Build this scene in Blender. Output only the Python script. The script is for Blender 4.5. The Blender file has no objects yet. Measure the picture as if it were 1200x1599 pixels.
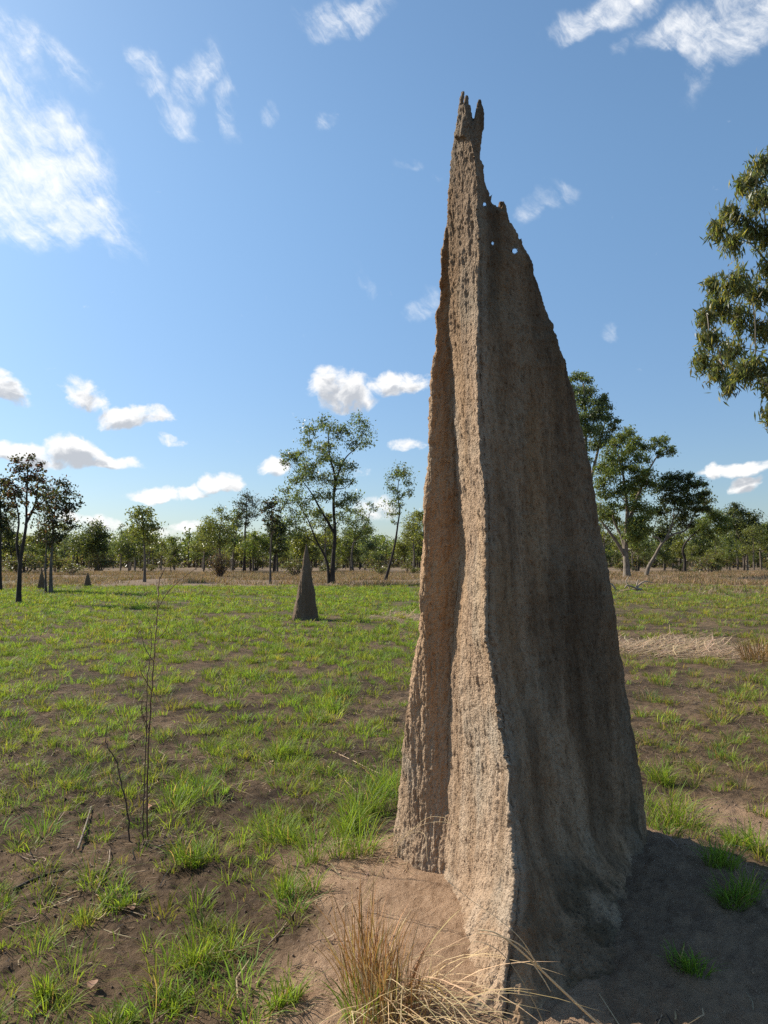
import bpy, math, random
import numpy as np
from mathutils import Vector

random.seed(7)
RNG = np.random.default_rng(7)
scene = bpy.context.scene
COL = scene.collection

# ------------------------------------------------------------------ camera
F = 1155.0                       # focal length in photo pixels (photo 1200 x 1599)
CAM_H = 1.6
PITCH = math.radians(3.72)
CP, SP = math.cos(PITCH), math.sin(PITCH)
cam_data = bpy.data.cameras.new("camera")
cam = bpy.data.objects.new("camera", cam_data)
COL.objects.link(cam)
cam.location = (0, 0, CAM_H)
cam.rotation_euler = (math.radians(90) + PITCH, 0, 0)
cam_data.sensor_fit = 'VERTICAL'
cam_data.sensor_height = 36.0
cam_data.lens = 36.0 * F / 1599.0
cam_data.clip_end = 20000
cam_data.clip_start = 0.05
scene.camera = cam


def P(px, py, d):
    """point at camera depth d seen at photo pixel (px, py)"""
    px = np.asarray(px, float); py = np.asarray(py, float); d = np.asarray(d, float)
    xc = (px - 600) / F * d
    yc = (799.5 - py) / F * d
    return np.stack([xc + 0 * d, d * CP - yc * SP, CAM_H + d * SP + yc * CP], -1)


def ground_depth(py, z=0.0):
    k = SP + (799.5 - py) / F * CP
    return (z - CAM_H) / k


# ------------------------------------------------------------------ noise
def _hash(ix, iy, iz, seed):
    h = (ix.astype(np.int64) * 374761393 + iy.astype(np.int64) * 668265263 + iz.astype(np.int64) * 2147483647 + seed * 144665) & 0xFFFFFFFF
    h = ((h ^ (h >> 13)) * 1274126177) & 0xFFFFFFFF
    h = ((h ^ (h >> 16)) * 2246822519) & 0xFFFFFFFF
    h = h ^ (h >> 15)
    return (h & 0xFFFFFF) / float(0xFFFFFF)


def vnoise(p, seed=0):
    i = np.floor(p).astype(np.int64)
    f = p - i
    f = f * f * f * (f * (f * 6 - 15) + 10)
    out = 0
    for dx in (0, 1):
        wx = f[..., 0] if dx else 1 - f[..., 0]
        for dy in (0, 1):
            wy = f[..., 1] if dy else 1 - f[..., 1]
            for dz in (0, 1):
                wz = f[..., 2] if dz else 1 - f[..., 2]
                out = out + wx * wy * wz * _hash(i[..., 0] + dx, i[..., 1] + dy, i[..., 2] + dz, seed)
    return out


def fbm(p, octaves=4, seed=0, gain=0.5):
    a, s, t = 1.0, 0.0, 0.0
    for o in range(octaves):
        s = s + a * vnoise(p * (2.03 ** o) + 17.3 * o, seed + o)
        t += a
        a *= gain
    return s / t


def sstep(a, b, x):
    t = np.clip((x - a) / (b - a), 0, 1)
    return t * t * (3 - 2 * t)


def xyz(x, y, z=0.0):
    return np.stack([x, y, np.zeros_like(x) + z], -1)


# ------------------------------------------------------------------ ground height
MC = (0.78, 3.30)                # centre of the big mound's foot


def foot_q(x, y):
    return np.sqrt(((x - MC[0]) / 0.95) ** 2 + ((y - MC[1]) / 0.95) ** 2)


def ground_h(x, y):
    x = np.asarray(x, float); y = np.asarray(y, float)
    r = np.sqrt(x * x + y * y)
    q = foot_q(x, y)
    h = 0.10 * sstep(2.0, 0.6, q)
    sx0, sy0, sx1, sy1 = 0.55, 2.62, 1.40, 3.72
    tt = ((x - sx0) * (sx1 - sx0) + (y - sy0) * (sy1 - sy0)) / ((sx1 - sx0) ** 2 + (sy1 - sy0) ** 2)
    tc_ = np.clip(tt, 0, 1)
    ds = np.hypot(x - sx0 - tc_ * (sx1 - sx0), y - sy0 - tc_ * (sy1 - sy0))
    h = h + 0.10 * np.exp(-(ds / 0.55) ** 2) * sstep(-0.05, 0.4, tt)
    h = h + 0.05 * (fbm(xyz(x * 0.7, y * 0.7), 3, 11) - 0.5) * sstep(0.6, 1.4, q)
    near = 1 - sstep(8, 45, r)
    clod = fbm(xyz(x * 9, y * 9), 4, 5) - 0.5
    sandy = sstep(1.6, 1.1, q) * np.where(x > 0.8, 0.35, 1.0)
    h = h + (1 - sstep(6, 14, r)) * (fbm(xyz(x * 34, y * 34), 3, 6) - 0.5) * 0.022
    h = h + near * clod * (0.055 * (1 - sandy) + 0.018 * sandy)
    h = h + 0.12 * (fbm(xyz(x * 0.05, y * 0.05), 3, 3) - 0.5) * sstep(8, 40, r)
    return h


# ------------------------------------------------------------------ mesh builder
class MB:
    def __init__(self):
        self.v, self.q, self.t, self.c, self.n = [], [], [], [], 0

    def add(self, v, quads=None, tris=None, col=None):
        v = np.asarray(v, float).reshape(-1, 3)
        if quads is not None and len(quads):
            self.q.append(np.asarray(quads, np.int64) + self.n)
        if tris is not None and len(tris):
            self.t.append(np.asarray(tris, np.int64) + self.n)
        self.v.append(v)
        c = np.ones((len(v), 4))
        if col is not None:
            c[:, :3] = col
        self.c.append(c)
        self.n += len(v)

    def data(self, name, mat, offset=(0, 0, 0), smooth=True):
        v = np.concatenate(self.v) - np.asarray(offset, float)
        q = np.concatenate(self.q) if self.q else np.zeros((0, 4), np.int64)
        t = np.concatenate(self.t) if self.t else np.zeros((0, 3), np.int64)
        me = bpy.data.meshes.new(name)
        me.vertices.add(len(v))
        me.vertices.foreach_set("co", v.astype(np.float32).ravel())
        idx = np.concatenate([q.ravel(), t.ravel()])
        me.loops.add(len(idx))
        me.loops.foreach_set("vertex_index", idx.astype(np.int32))
        me.polygons.add(len(q) + len(t))
        st = np.concatenate([np.arange(len(q)) * 4, len(q) * 4 + np.arange(len(t)) * 3])
        me.polygons.foreach_set("loop_start", st.astype(np.int32))
        me.polygons.foreach_set("use_smooth", np.full(len(q) + len(t), smooth))
        me.update(calc_edges=True)
        at = me.color_attributes.new("tint", 'FLOAT_COLOR', 'POINT')
        at.data.foreach_set("color", np.concatenate(self.c).astype(np.float32).ravel())
        me.materials.append(mat)
        return me

    def build(self, name, mat, parent=None, offset=(0, 0, 0), smooth=True):
        o = bpy.data.objects.new(name, self.data(name, mat, offset, smooth))
        COL.objects.link(o)
        if parent is not None:
            o.parent = parent
        return o


def tag(o, label=None, cat=None, group=None, kind=None):
    if label: o["label"] = label
    if cat: o["category"] = cat
    if group: o["group"] = group
    if kind: o["kind"] = kind
    return o


def empty(name, loc, label, cat, group=None):
    o = bpy.data.objects.new(name, None)
    o.empty_display_size = 0.2
    COL.objects.link(o)
    o.location = [float(a) for a in loc]
    return tag(o, label, cat, group)


def tube(mb, pts, rad, n=7, col=None, cap=True):
    pts = np.asarray(pts, float)
    m = len(pts)
    rad = np.broadcast_to(np.asarray(rad, float), (m,))
    tan = np.gradient(pts, axis=0)
    tan /= np.linalg.norm(tan, axis=1, keepdims=True) + 1e-9
    ref = np.array([0.31, 0.94, 0.12])
    u = np.cross(tan, ref); u /= np.linalg.norm(u, axis=1, keepdims=True) + 1e-9
    w = np.cross(tan, u)
    a = np.linspace(0, 2 * np.pi, n, endpoint=False)
    v = pts[:, None, :] + rad[:, None, None] * (np.cos(a)[None, :, None] * u[:, None, :] + np.sin(a)[None, :, None] * w[:, None, :])
    i = np.arange(m - 1)[:, None] * n; j = np.arange(n)[None, :]; k = (j + 1) % n
    quads = np.stack([i + j, i + k, i + n + k, i + n + j], -1).reshape(-1, 4)
    mb.add(v.reshape(-1, 3), quads, None, col)
    if cap:
        mb.add(np.vstack([v[0], (pts[0] - tan[0] * rad[0] * 0.5)[None]]), None, [[(x + 1) % n, x, n] for x in range(n)], col)
        tip = pts[-1] + tan[-1] * rad[-1]
        base = mb.n
        ring = v[-1]
        mb.add(np.vstack([ring, tip[None]]), None, [[x, (x + 1) % n, n] for x in range(n)], col)


def smooth_line(pts, per=6):
    pts = np.asarray(pts, float)
    if len(pts) < 3:
        t = np.linspace(0, 1, per + 1)[:, None]
        return pts[0] * (1 - t) + pts[-1] * t
    e = np.vstack([2 * pts[0] - pts[1], pts, 2 * pts[-1] - pts[-2]])
    out = []
    for i in range(1, len(e) - 2):
        p0, p1, p2, p3 = e[i - 1], e[i], e[i + 1], e[i + 2]
        for t in np.linspace(0, 1, per, endpoint=False):
            out.append(0.5 * ((2 * p1) + (-p0 + p2) * t + (2 * p0 - 5 * p1 + 4 * p2 - p3) * t * t + (-p0 + 3 * p1 - 3 * p2 + p3) * t ** 3))
    out.append(pts[-1])
    return np.array(out)


def blades(mb, root, h, az, lean, w, col, tipcol=None, seg=3):
    """grass blades, vectorised; all args arrays of length n"""
    n = len(root)
    if n == 0: return
    t = np.linspace(0, 1, seg + 1)
    d = np.stack([np.cos(az), np.sin(az), 0 * az], -1)
    tw = az + np.pi / 2 + RNG.normal(0, 0.7, n)
    s = np.stack([np.cos(tw), np.sin(tw), 0 * az], -1)
    T = t[None, :, None]
    ctr = root[:, None, :] + d[:, None, :] * (h * lean)[:, None, None] * (T * 0.35 + T ** 2 * 0.65)
    up = h[:, None] * (t[None, :] - 0.45 * np.clip(lean, 0, 1.6)[:, None] * t[None, :] ** 2)
    ctr = ctr + np.stack([0 * up, 0 * up, up], -1)
    ww = w[:, None] * np.array([0.7, 1.0, 0.8, 0.45])[np.clip((t * 3).astype(int), 0, 3)][None, :]
    L = ctr[:, :-1] - s[:, None, :] * ww[:, :-1, None] * 0.5
    R = ctr[:, :-1] + s[:, None, :] * ww[:, :-1, None] * 0.5
    vpb = 2 * seg + 1
    v = np.empty((n, vpb, 3))
    v[:, 0:2 * seg:2] = L; v[:, 1:2 * seg:2] = R; v[:, -1] = ctr[:, -1]
    c = np.empty((n, vpb, 3))
    tc = col * 1.0 if tipcol is None else tipcol
    tt = np.append(np.repeat(t[:-1], 2), 1.0)[None, :, None]
    c[:] = col[:, None, :] * (1 - tt) + tc[:, None, :] * tt
    b = np.arange(n)[:, None] * vpb
    qs = []
    for k in range(seg - 1):
        qs.append(np.concatenate([b + 2 * k, b + 2 * k + 1, b + 2 * k + 3, b + 2 * k + 2], 1))
    k = seg - 1
    tr = np.concatenate([b + 2 * k, b + 2 * k + 1, b + 2 * k + 2], 1)
    mb.add(v.reshape(-1, 3), np.concatenate(qs) if qs else None, tr, c.reshape(-1, 3))


# ------------------------------------------------------------------ materials
def new_mat(name):
    m = bpy.data.materials.new(name)
    m.use_nodes = True
    nt = m.node_tree
    nt.nodes.clear()
    return m, nt


class NT:
    """tiny node helper"""
    def __init__(self, nt): self.nt = nt
    def n(self, typ, **kw):
        x = self.nt.nodes.new(typ)
        for k, v in kw.items(): setattr(x, k, v)
        return x
    def l(self, a, b): self.nt.links.new(a, b)
    def put(self, sock, v):
        if hasattr(v, "is_output"): self.l(v, sock)
        else: sock.default_value = v
    def math(self, op, a, b=None, c=None, clamp=False):
        x = self.n('ShaderNodeMath', operation=op); x.use_clamp = clamp
        self.put(x.inputs[0], a)
        if b is not None: self.put(x.inputs[1], b)
        if c is not None: self.put(x.inputs[2], c)
        return x.outputs[0]
    def vmath(self, op, a, b=None):
        x = self.n('ShaderNodeVectorMath', operation=op)
        self.put(x.inputs[0], a)
        if b is not None: self.put(x.inputs[1], b)
        return x.outputs['Value'] if op in ('LENGTH', 'DISTANCE', 'DOT_PRODUCT') else x.outputs[0]
    def mix(self, f, a, b, blend='MIX'):
        x = self.n('ShaderNodeMix', data_type='RGBA', blend_type=blend)
        self.put(x.inputs[0], f); self.put(x.inputs[6], a); self.put(x.inputs[7], b)
        return x.outputs[2]
    def noise(self, vec, scale, detail=4.0, rough=0.55, dist=0.0):
        x = self.n('ShaderNodeTexNoise')
        if vec is not None: self.l(vec, x.inputs['Vector'])
        x.inputs['Scale'].default_value = scale; x.inputs['Detail'].default_value = detail
        x.inputs['Roughness'].default_value = rough; x.inputs['Distortion'].default_value = dist
        return x
    def ramp(self, f, a, b, lo=0.0, hi=1.0, smooth=True):
        x = self.n('ShaderNodeMapRange'); x.interpolation_type = 'SMOOTHSTEP' if smooth else 'LINEAR'
        self.put(x.inputs[0], f)
        self.put(x.inputs[1], a); self.put(x.inputs[2], b); self.put(x.inputs[3], lo); self.put(x.inputs[4], hi)
        return x.outputs[0]
    def mapping(self, vec, scale=(1, 1, 1)):
        x = self.n('ShaderNodeMapping'); self.l(vec, x.inputs[0]); x.inputs['Scale'].default_value = scale
        return x.outputs[0]


def rgb(r, g, b): return (r, g, b, 1.0)


def leaf_material(name, rough=0.5, trans=0.4, gloss=0.25):
    m, nt = new_mat(name); g = NT(nt)
    att = g.n('ShaderNodeAttribute', attribute_name="tint")
    df = g.n('ShaderNodeBsdfPrincipled')
    g.l(att.outputs['Color'], df.inputs['Base Color'])
    df.inputs['Roughness'].default_value = rough
    df.inputs['Specular IOR Level'].default_value = gloss
    tr = g.n('ShaderNodeBsdfTranslucent')
    tcol = g.mix(1.0, att.outputs['Color'], rgb(1.35, 1.3, 0.6), 'MULTIPLY')
    g.l(tcol, tr.inputs['Color'])
    mx = g.n('ShaderNodeMixShader'); mx.inputs[0].default_value = trans
    g.l(df.outputs[0], mx.inputs[1]); g.l(tr.outputs[0], mx.inputs[2])
    out = g.n('ShaderNodeOutputMaterial'); g.l(mx.outputs[0], out.inputs[0])
    return m


def bark_material(name, c1, c2, scale=6.0):
    m, nt = new_mat(name); g = NT(nt)
    tc = g.n('ShaderNodeTexCoord')
    v = g.mapping(tc.outputs['Object'], (1, 1, 0.35))
    nz = g.noise(v, scale, 6, 0.65)
    att = g.n('ShaderNodeAttribute', attribute_name="tint")
    col = g.mix(g.ramp(nz.outputs[0], 0.35, 0.68), rgb(*c1), rgb(*c2))
    col = g.mix(1.0, col, att.outputs['Color'], 'MULTIPLY')
    b = g.n('ShaderNodeBsdfPrincipled'); g.l(col, b.inputs['Base Color']); b.inputs['Roughness'].default_value = 0.9
    bp = g.n('ShaderNodeBump'); bp.inputs['Strength'].default_value = 0.6; bp.inputs['Distance'].default_value = 0.03
    g.l(nz.outputs[0], bp.inputs['Height']); g.l(bp.outputs[0], b.inputs['Normal'])
    out = g.n('ShaderNodeOutputMaterial'); g.l(b.outputs[0], out.inputs[0])
    return m


def mound_material(name, dark=1.0, scale=1.0, top=3.0):
    m, nt = new_mat(name); g = NT(nt)
    tc = g.n('ShaderNodeTexCoord')
    ob = tc.outputs['Object']
    streak = g.noise(g.mapping(ob, (1, 1, 0.12)), 7 * scale, 5, 0.6)
    blot = g.noise(ob, 2.2 * scale, 4, 0.55)
    grain = g.noise(ob, 55 * scale, 4, 0.7)
    fine = g.noise(ob, 190 * scale, 3, 0.7)
    tan = rgb(0.425 * dark, 0.300 * dark, 0.200 * dark)
    brown = rgb(0.330 * dark, 0.220 * dark, 0.138 * dark)
    grey = rgb(0.365 * dark, 0.290 * dark, 0.212 * dark)
    c = g.mix(g.ramp(streak.outputs[0], 0.38, 0.62), tan, brown)
    c = g.mix(g.ramp(blot.outputs[0], 0.47, 0.68, 0, 0.75), c, grey)
    c = g.mix(g.ramp(grain.outputs[0], 0.28, 0.5, 0.55, 0.0), c, rgb(0.06 * dark, 0.037 * dark, 0.023 * dark))
    c = g.mix(g.ramp(fine.outputs[0], 0.52, 0.75, 0.0, 0.45), c, rgb(0.36 * dark, 0.265 * dark, 0.175 * dark))
    att = g.n('ShaderNodeAttribute', attribute_name="tint")
    c = g.mix(1.0, c, att.outputs['Color'], 'MULTIPLY')
    b = g.n('ShaderNodeBsdfPrincipled'); g.l(c, b.inputs['Base Color'])
    b.inputs['Roughness'].default_value = 0.95; b.inputs['Specular IOR Level'].default_value = 0.15
    vo = g.n('ShaderNodeTexVoronoi'); g.l(ob, vo.inputs['Vector']); vo.inputs['Scale'].default_value = 130 * scale
    hgt = g.math('ADD', g.math('MULTIPLY', grain.outputs[0], 1.2), g.math('MULTIPLY', fine.outputs[0], 0.6))
    hgt = g.math('SUBTRACT', hgt, g.math('MULTIPLY', vo.outputs['Distance'], 0.5))
    bp = g.n('ShaderNodeBump'); bp.inputs['Strength'].default_value = 0.75; bp.inputs['Distance'].default_value = 0.012 / scale
    g.l(hgt, bp.inputs['Height']); g.l(bp.outputs[0], b.inputs['Normal'])
    out = g.n('ShaderNodeOutputMaterial'); g.l(b.outputs[0], out.inputs[0])
    return m


M_GRASS = leaf_material("grass_blade", 0.5, 0.5, 0.2)
M_STRAW = leaf_material("straw", 0.6, 0.25, 0.2)
M_LEAF = leaf_material("gum_leaf", 0.40, 0.50, 0.4)
M_BARK_DARK = bark_material("dark_burnt_bark", (0.018, 0.013, 0.010), (0.055, 0.038, 0.028))
M_BARK_PALE = bark_material("pale_bark", (0.11, 0.085, 0.063), (0.25, 0.205, 0.155))
M_BARK_GREY = bark_material("grey_bark", (0.07, 0.055, 0.043), (0.17, 0.135, 0.105))
M_WOOD = bark_material("weathered_wood", (0.16, 0.12, 0.09), (0.40, 0.34, 0.27), 25)
M_MOUND = mound_material("termite_mud")
M_MOUND_FAR = mound_material("termite_mud_grey", 0.45, 0.5)


def ground_material():
    m, nt = new_mat("savanna_soil"); g = NT(nt)
    tc = g.n('ShaderNodeTexCoord'); ob = tc.outputs['Object']
    n1 = g.noise(ob, 0.9, 5, 0.6)
    n2 = g.noise(ob, 7, 6, 0.65)
    n3 = g.noise(ob, 60, 4, 0.7)
    n4 = g.noise(ob, 220, 3, 0.7)
    soil = g.mix(g.ramp(n1.outputs[0], 0.36, 0.64), rgb(0.074, 0.049, 0.029), rgb(0.175, 0.114, 0.066))
    soil = g.mix(g.ramp(n2.outputs[0], 0.42, 0.7, 0.0, 0.8), soil, rgb(0.034, 0.024, 0.017))
    soil = g.mix(g.ramp(n3.outputs[0], 0.53, 0.75, 0.0, 0.75), soil, rgb(0.21, 0.150, 0.100))
    att = g.n('ShaderNodeAttribute', attribute_name="tint")
    sep = g.n('ShaderNodeSeparateColor'); g.l(att.outputs['Color'], sep.inputs[0])
    # red: sand around the mound, green: low ground cover, blue: dry thatch
    sand = g.mix(g.ramp(n2.outputs[0], 0.3, 0.7), rgb(0.40, 0.262, 0.165), rgb(0.29, 0.185, 0.115))
    sand = g.mix(g.ramp(n3.outputs[0], 0.5, 0.75, 0.0, 0.6), sand, rgb(0.47, 0.335, 0.225))
    cover = g.mix(g.ramp(n3.outputs[0], 0.35, 0.65), rgb(0.055, 0.080, 0.018), rgb(0.095, 0.130, 0.032))
    dry = g.mix(g.ramp(n2.outputs[0], 0.35, 0.7), rgb(0.24, 0.168, 0.112), rgb(0.13, 0.095, 0.058))
    c = g.mix(sep.outputs[0], soil, sand)
    c = g.mix(g.math('MULTIPLY', sep.outputs[1], g.ramp(n2.outputs[0], 0.3, 0.6, 0.35, 1.0)), c, cover)
    c = g.mix(sep.outputs[2], c, dry)
    b = g.n('ShaderNodeBsdfPrincipled'); g.l(c, b.inputs['Base Color'])
    b.inputs['Roughness'].default_value = 0.95; b.inputs['Specular IOR Level'].default_value = 0.12
    hgt = g.math('ADD', n3.outputs[0], g.math('MULTIPLY', n4.outputs[0], 0.5))
    bp = g.n('ShaderNodeBump'); bp.inputs['Strength'].default_value = 1.0; bp.inputs['Distance'].default_value = 0.02
    g.l(hgt, bp.inputs['Height']); g.l(bp.outputs[0], b.inputs['Normal'])
    out = g.n('ShaderNodeOutputMaterial'); g.l(b.outputs[0], out.inputs[0])
    return m


# ------------------------------------------------------------------ surface masks (where things really grow)
def sand_mask(x, y):
    q = foot_q(x, y)
    n = fbm(xyz(x * 2.2, y * 2.2), 4, 31) - 0.5
    s = sstep(1.50, 1.05, q + 1.0 * n)
    s = np.maximum(s, 0.7 * sstep(0.55, 0.2, np.hypot((x - 0.15) / 0.5, (y - 3.1) / 0.7) + 1.0 * n))
    s = s * np.where(x + 0 * y > 0.75, 0.62, 1.0)
    s = np.maximum(s, 0.3 * sstep(0.75, 0.15, np.hypot(x - 1.15, y - 3.05) + 0.6 * n))
    # reddish bare sand right of the mound
    s = np.maximum(s, 0.7 * sstep(1.0, 0.4, np.hypot((x - 2.2) / 0.75, (y - 4.6) / 0.6) + 0.9 * n))
    return np.clip(s, 0, 1)


def dry_mask(x, y):
    r = np.hypot(x, y)
    n = fbm(xyz(x * 0.12, y * 0.12), 4, 41) - 0.5
    d = sstep(38, 54, y + 40 * n + np.where(x > 5, -2, 0)) 
    n2 = fbm(xyz(x * 0.6, y * 0.6), 3, 44) - 0.5
    d = np.maximum(d, sstep(1.1, 0.6, np.hypot((x - 5.3) / 1.75, (y - 13.6) / 1.9) + 2.2 * n2))
    d = np.maximum(d, 0.8 * sstep(1.1, 0.5, np.hypot((x - 0.7) / 1.4, (y - 20.5) / 2.2) + 1.2 * n2))
    return d


def cover_mask(x, y):
    r = np.hypot(x, y)
    n = fbm(xyz(x * 0.35, y * 0.35), 4, 51)
    c = sstep(14, 42, r + 14 * (n - 0.5)) * 0.6
    c = c * np.where(x > 1.5, 0.75, 1.0)
    return np.clip(c, 0, 1)


# ------------------------------------------------------------------ ground sheet
def build_ground():
    rr = [0.25]
    while rr[-1] < 60: rr.append(rr[-1] * (1.005 if rr[-1] < 9 else 1.009) + (0.03 if rr[-1] < 1.2 else 0))
    while rr[-1] < 9000: rr.append(rr[-1] * 1.07)
    rr = np.array(rr)
    a = np.concatenate([np.linspace(-40, 40, 560), np.linspace(45, 315, 91)])
    a = np.radians(a)
    R, A = np.meshgrid(rr, a, indexing='ij')
    X = R * np.sin(A); Y = R * np.cos(A)
    Z = ground_h(X, Y)
    Z = Z * (1 - sstep(150, 500, R))
    v = np.stack([X, Y, Z], -1).reshape(-1, 3)
    m, n = R.shape
    i = np.arange(m - 1)[:, None] * n; j = np.arange(n)[None, :]; k = (j + 1) % n
    quads = np.stack([i + j, i + n + j, i + n + k, i + k], -1).reshape(-1, 4)
    x, y = v[:, 0], v[:, 1]
    col = np.stack([sand_mask(x, y), cover_mask(x, y), dry_mask(x, y)], -1)
    mb = MB(); mb.add(v, quads, None, col)
    mb.add(np.vstack([v[:n], [[0, 0, float(Z[0].mean())]]]), None, [[(q + 1) % n, q, n] for q in range(n)], col[0])
    o = mb.build("ground", ground_material())
    tag(o, "dark burnt savanna soil with sandy patch round the mound", "ground", kind="structure")


build_ground()


# ------------------------------------------------------------------ the tall mound
def tab(rows, t):
    rows = np.array(rows, float)
    return [np.interp(t, rows[:, 0], rows[:, i]) for i in range(1, rows.shape[1])]


SPINE = [  # py, ridge px, ridge depth, far-left px, far-left depth
    (150, 725, 3.20, 720, 3.22), (170, 728, 3.19, 717, 3.25), (190, 732, 3.18, 714, 3.27), (220, 737, 3.17, 707, 3.29), (250, 742, 3.16, 702, 3.31),
    (305, 747, 3.14, 698, 3.35), (355, 749, 3.12, 696, 3.38), (417, 747, 3.10, 696, 3.40), (480, 744, 3.08, 698, 3.44),
    (560, 744, 3.06, 702, 3.47), (627, 747, 3.04, 706, 3.49), (706, 751, 3.01, 710, 3.50), (785, 757, 2.98, 714, 3.52),
    (848, 759, 2.95, 718, 3.54), (896, 758, 2.93, 717, 3.55), (943, 758, 2.91, 712, 3.57), (1000, 761, 2.88, 708, 3.60),
    (1062, 769, 2.85, 702, 3.62), (1120, 782, 2.81, 698, 3.65), (1167, 788, 2.78, 695, 3.68), (1250, 793, 2.72, 688, 3.70),
    (1300, 798, 2.68, 682, 3.70), (1358, 803, 2.62, 674, 3.68), (1420, 800, 2.58, 676, 3.45), (1470, 794, 2.54, 678, 3.20),
    (1520, 790, 2.50, 684, 2.95), (1562, 787, 2.46, 702, 2.75), (1599, 784, 2.42, 722, 2.6), (1700, 780, 2.36, 735, 2.45)]
RIGHT = [  # py, right edge px, depth
    (238, 742, 3.25), (257, 755, 3.26), (285, 757, 3.29), (305, 764, 3.32), (318, 770, 3.34), (330, 788, 3.37), (362, 805, 3.42), (387, 818, 3.45),
    (397, 826, 3.46), (422, 833, 3.49), (447, 839, 3.5), (477, 848, 3.53), (522, 869, 3.57), (563, 882, 3.6), (611, 895, 3.63),
    (674, 907, 3.66), (722, 920, 3.68), (785, 929, 3.7), (832, 937, 3.71), (880, 948, 3.72), (1000, 968, 3.76), (1071, 979, 3.78),
    (1125, 987, 3.79), (1175, 995, 3.8), (1233, 1006, 3.8), (1292, 1011, 3.8), (1333, 1019, 3.70), (1396, 1036, 3.34), (1450, 1060, 3.04),
    (1520, 1096, 2.76), (1600, 1140, 2.50), (1700, 1180, 2.36)]
LEFT = [  # py, left edge px
    (346, 697), (380, 690), (442, 685), (460, 687), (487, 680), (517, 681), (579, 674), (658, 671), (722, 669), (769, 664), (832, 661),
    (896, 658), (994, 653), (1012, 649), (1083, 640), (1167, 630), (1229, 624), (1292, 617), (1354, 614), (1420, 610), (1480, 606)]


def waver(py):
    return 9.0 * (float(fbm(np.array([[py / 55.0, 1.3, 5.7]]), 3, 55)[0]) - 0.5) * float(np.interp(py, [200, 420], [0.3, 1.0]))


def chaikin(poly, k=2):
    for _ in range(k):
        nx = np.roll(poly, -1, axis=0)
        poly = np.stack([0.75 * poly + 0.25 * nx, 0.25 * poly + 0.75 * nx], 1).reshape(-1, poly.shape[1])
    return poly


def loft(mb, rows_py, poly_fn, k=2):
    rings = []
    for py in rows_py:
        poly = chaikin(np.array(poly_fn(py), float), k)
        rings.append(P(poly[:, 0], np.full(len(poly), py), poly[:, 1]))
    v = np.array(rings); m, n = v.shape[:2]
    i = np.arange(m - 1)[:, None] * n; j = np.arange(n)[None, :]; kk = (j + 1) % n
    q = np.stack([i + j, i + kk, i + n + kk, i + n + j], -1).reshape(-1, 4)
    top = v[0].mean(0); bot = v[-1].mean(0)
    vv = np.vstack([v.reshape(-1, 3), top[None], bot[None]])
    t = [[(x + 1) % n, x, m * n] for x in range(n)] + [[(m - 1) * n + x, (m - 1) * n + (x + 1) % n, m * n + 1] for x in range(n)]
    mb.add(vv, q, t)


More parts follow.
